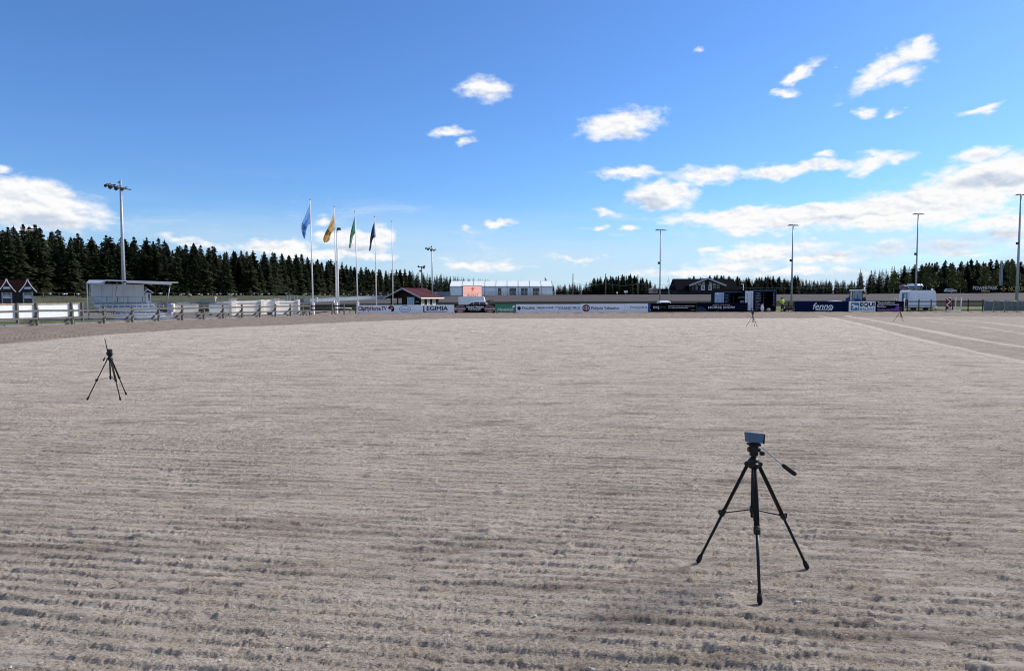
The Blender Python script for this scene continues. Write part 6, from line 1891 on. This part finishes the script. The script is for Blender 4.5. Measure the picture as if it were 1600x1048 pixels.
# keep whole trees for the largest of each wood; the rest of the wood is one mass
LIMIT = {'left': 170, 'mid': 34, 'right': 42, 'far': 42}
single, used = [], {}
for i in inframe:
    z_ = SPOTS[i][3]
    if used.get(z_, 0) < LIMIT[z_]:
        used[z_] = used.get(z_, 0) + 1; single.append(i)
single_set = set(single)
for i in single:
    px, Y, zt, zone = SPOTS[i]
    zb = ground_z(px, Y); H = max(3.0, zt - zb)
    lab, grp = zone_label(px, zone)
    t = thing('spruce_tree', lab, 'tree', (xat(px, Y), Y, zb), rt.uniform(0, 6.28), grp)
    wd = H * rt.uniform(.9, 1.4)
    v = rt.randrange(len(CROWN))
    for nm, me in (('crown', CROWN[v]), ('trunk', TRUNK)):
        q = bpy.data.objects.new(nm, me); COL.objects.link(q); q.parent = t; q.scale = (wd, wd, H)
# the wood behind them
def forest(zones, name, label, extra):
    T, W = [], []
    for i in range(len(SPOTS)):
        if i in single_set or SPOTS[i][3] not in zones: continue
        extra.append(SPOTS[i][:3])
    for px, Y, zt in extra:
        zb = ground_z(px, Y); H = max(2.5, zt - zb)
        a, b_ = FAR[rt.randrange(len(FAR))]
        an = rt.uniform(0, 6.28); ca, sa = math.cos(an) * H, math.sin(an) * H
        q = np.empty_like(a)
        q[..., 0] = a[..., 0] * ca - a[..., 1] * sa + xat(px, Y); q[..., 1] = a[..., 0] * sa + a[..., 1] * ca + Y; q[..., 2] = a[..., 2] * H + zb
        T.append(q); W.append(b_)
    me = tri_mesh(name, np.concatenate(T), np.concatenate(W), M_needle)
    o = bpy.data.objects.new(name, me); COL.objects.link(o)
    tag(o, label, None, None, 'stuff')
FAR = [spruce_arrays(60 + i, pine=(i in (1, 2)), quality=.75, low=.02) for i in range(4)]
def dense(S, depth, n, back, lo=.06, hi=.5):
    out = []
    for k in range(n):
        px = rt.uniform(S[0][0], S[-1][0]); Y = depth(px) + rt.uniform(*back)
        ys = interp(S, px); out.append((px, Y, zat(ys + (462 - ys) * rt.uniform(lo, hi), Y)))
    return out
forest(('left',), 'forest', 'dense dark forest filling the gaps behind the left row of spruces', dense(SKYLINE, lambda p: 165 + max(0, p) * .15 + max(0, p - 400) * .55, 620, (10, 44), .10, .55))
forest(('mid', 'right', 'far'), 'forest', 'dense dark wood behind the conifers across the right half', dense(SKY_MID, lambda p: 400, 170, (10, 36), .14, .55) + dense(SKY_RIGHT, lambda p: 395, 330, (10, 36), .12, .5) + dense(SKY_FAR, lambda p: 262, 260, (10, 44), .12, .55))

def leafy(seed, n, base=.18, round_=.8):
    """broadleaf crown of loose clumps, unit height"""
    rg = np.random.default_rng(seed); tris, tone = [], []
    lobes = []
    for k in range(13):
        u = rg.random(); a = rg.random() * 6.28; r = .20 * round_ * math.sin(math.pi * min(1, .15 + .85 * u)) * rg.random() ** .4
        lobes.append((np.array([r * math.cos(a), r * math.sin(a), base + (1 - base) * (.08 + .84 * u)]), .07 + .06 * rg.random(), rg.random() * .5))
    for k in range(n):
        c, r, tn = lobes[rg.integers(len(lobes))]
        d = rg.normal(size=3); d /= np.linalg.norm(d)
        p = c + d * r * (.55 + .55 * rg.random()) * np.array([1, 1, .8])
        s = .022 + .018 * rg.random()
        tris.append([p + rg.normal(size=3) * s for _ in range(3)]); tone.append(tn + .45 * rg.random())
    return np.array(tris, np.float32), np.array(tone, np.float32)
LEAFV = [tri_mesh('crown', *leafy(80 + i, 620), M_leaf) for i in range(3)]
BUSHV = [tri_mesh('foliage', *leafy(90 + i, 420, .02, 1.5), M_bushl) for i in range(3)]
TRUNK2 = trunk_mesh(-.03, .8, .014)
BIRCHM = mat('birch_bark', (.30, .29, .27), .8, var=.4, scale=3)
birch_spots = [(1396, 424), (1418, 428), (1447, 418), (1459, 424), (1486, 416), (1500, 426), (1538, 414), (1556, 420), (1577, 410), (1586, 418), (1610, 412)]
blab = ['leafy tree at the left end of the taller right wood', 'leafy tree just left of the caravan mast', 'leafy tree just right of the caravan mast', 'leafy tree above the right end of the caravan', 'leafy tree above the small far car', 'leafy tree between the far car and the POWERPARK sign', 'leafy tree above the POWERPARK sign', 'leafy tree just left of the lattice mast', 'leafy tree above the NORDIC sign', 'leafy tree touching the right edge mast', 'leafy tree beyond the right edge']
for i, (px, py) in enumerate(birch_spots):
    Y = 212 + rt.uniform(-6, 10); zb = ground_z(px, Y); H = zat(py, Y) - zb
    t = thing('birch_tree', blab[i], 'tree', (xat(px, Y), Y, zb), rt.uniform(0, 6), 'leafy trees in the right wood')
    for nm, me in (('crown', LEAFV[i % 3]), ('trunk', TRUNK2)):
        q = bpy.data.objects.new(nm, me); COL.objects.link(q); q.parent = t; q.scale = (H * 1.05, H * 1.05, H)
        if nm == 'trunk': q.material_slots[0].link = 'OBJECT'; q.material_slots[0].material = BIRCHM
bush_spots = [(66, 431, 130), (75, 437, 128), (128, 436, 128), (134, 441, 126), (270, 446, 140), (295, 450, 145), (366, 441, 150), (430, 448, 160), (523, 442, 175), (545, 446, 185), (551, 441, 180),
              (1330, 450, 200), (1347, 446, 205), (1362, 444, 205), (1378, 447, 205), (1392, 448, 200), (1404, 450, 198), (1452, 445, 196), (1300, 455, 196), (1275, 455, 196), (1225, 456, 196), (1258, 456.5, 196), (1507, 446, 196)]
for i, (px, py, Y) in enumerate(bush_spots):
    zb = ground_z(px, Y); H = max(1.2, zat(py, Y) - zb)
    if px < 200: lab, g = 'olive green bush at the forest foot left of the grandstand', 'bushes at the forest foot on the far left'
    elif px < 600: lab, g = 'olive green bush at the forest foot behind the white jump walls and flagpoles', 'bushes at the forest foot behind the flagpoles'
    else: lab, g = 'olive green bush at the foot of the right wood above the far track', 'bushes at the foot of the right wood'
    t = thing('bush', lab, 'bush', (xat(px, Y), Y, zb - .1), rt.uniform(0, 6), g)
    q = bpy.data.objects.new('foliage', BUSHV[i % 3]); COL.objects.link(q); q.parent = t; q.scale = (H * .8, H * .8, H)
    q = bpy.data.objects.new('stem', TRUNK2); COL.objects.link(q); q.parent = t; q.scale = (H * .5, H * .5, H * .6)

# ---------------------------------------------------------------- small things
def bollard(px, yt, yb, Y, label):
    f = Fr(px, Y); 
    t = thing('path_lamp', label, 'lamp', (f.o.x, Y, max(0, zat(yb, Y))), 0, 'white path lamps at the left')
    z0 = max(0, zat(yb, Y)); h = zat(yt, Y) - z0
    m = MB(); m.tube([(0, 0, 0), (0, 0, h * .72)], .05, 8); m.build('post', M_white, t)
    m = MB(); m.tube([(0, 0, h * .72), (0, 0, h * .76), (0, 0, h)], [.06, .11, .09], 10); m.build('lamp_head', M_white, t)
bollard(336.8, 463.4, 473, 76, 'white path lamp above the left end of the cream jump wall')
bollard(495.2, 464.8, 474, 92, 'white path lamp just right of the nearest flagpole')
f = Fr(457, 78)
t = thing('goal_frame', 'white metal frame standing behind the right end of the cream jump wall', 'frame', f.o)
for px in (449, 453.5, 459.5, 464.5):
    m = MB(); m.bar((f.x(px), 0, 0), (f.x(px), 0, f.z(461.3)), .06, .06); m.build('upright', M_galv, t)
m = MB(); m.bar((f.x(449), -.06, f.z(461.3)), (f.x(464.5), -.06, f.z(461.3)), .05, .06); m.build('top_bar', M_galv, t)
f = Fr(522, 74)
t = thing('marker_post', 'short dark post with a white cap between the light blue and yellow flagpoles', 'post', f.o)
m = MB(); m.tube([(0, 0, 0), (0, 0, f.z(474.5))], .07, 8); m.build('shaft', M_dark, t)
m = MB(); m.tube([(0, 0, f.z(474.5)), (0, 0, f.z(469.8))], .075, 8); m.build('cap', M_white, t)
o = on_ground(538, 489.5)
t = thing('jump_pole', 'white pole lying on blocks right of the stout white mast', 'show jump', (xat(538, 74), 74, .5))
m = MB(); m.tube([(-.75, .1, .08), (.8, -.1, -.02)], .05, 8); m.build('pole', M_offwhite, t)
for x in (-.55, .6):
    m = MB(); m.bar((x, 0, -.5), (x, 0, -.09), .1, .1); m.build('block', M_wood, t)
# pebbles and bits thrown up by the harrow
rp = np.random.default_rng(77); mb = MB()
for k in range(420):
    y = 2.8 + 12 * rp.random() ** 1.7; x = (rp.random() * 2 - 1) * .78 * y; r = .004 + .006 * rp.random() ** 2
    bm = bmesh.new(); bmesh.ops.create_icosphere(bm, subdivisions=1, radius=1)
    for v in bm.verts: v.co *= 1 + rp.normal() * .15
    mb.add(bm, Matrix.Translation((x, y, .012 + r * .3)) @ Matrix.Rotation(rp.random() * 6, 4, 'Z') @ Matrix.Diagonal((r * 1.5, r, r * .7, 1)), False)
tag(mb.build('pebbles', mat('pale_pebbles', (.45, .42, .38), .9, var=.5, scale=.8)), 'small pale pebbles scattered over the near sand', None, None, 'stuff')
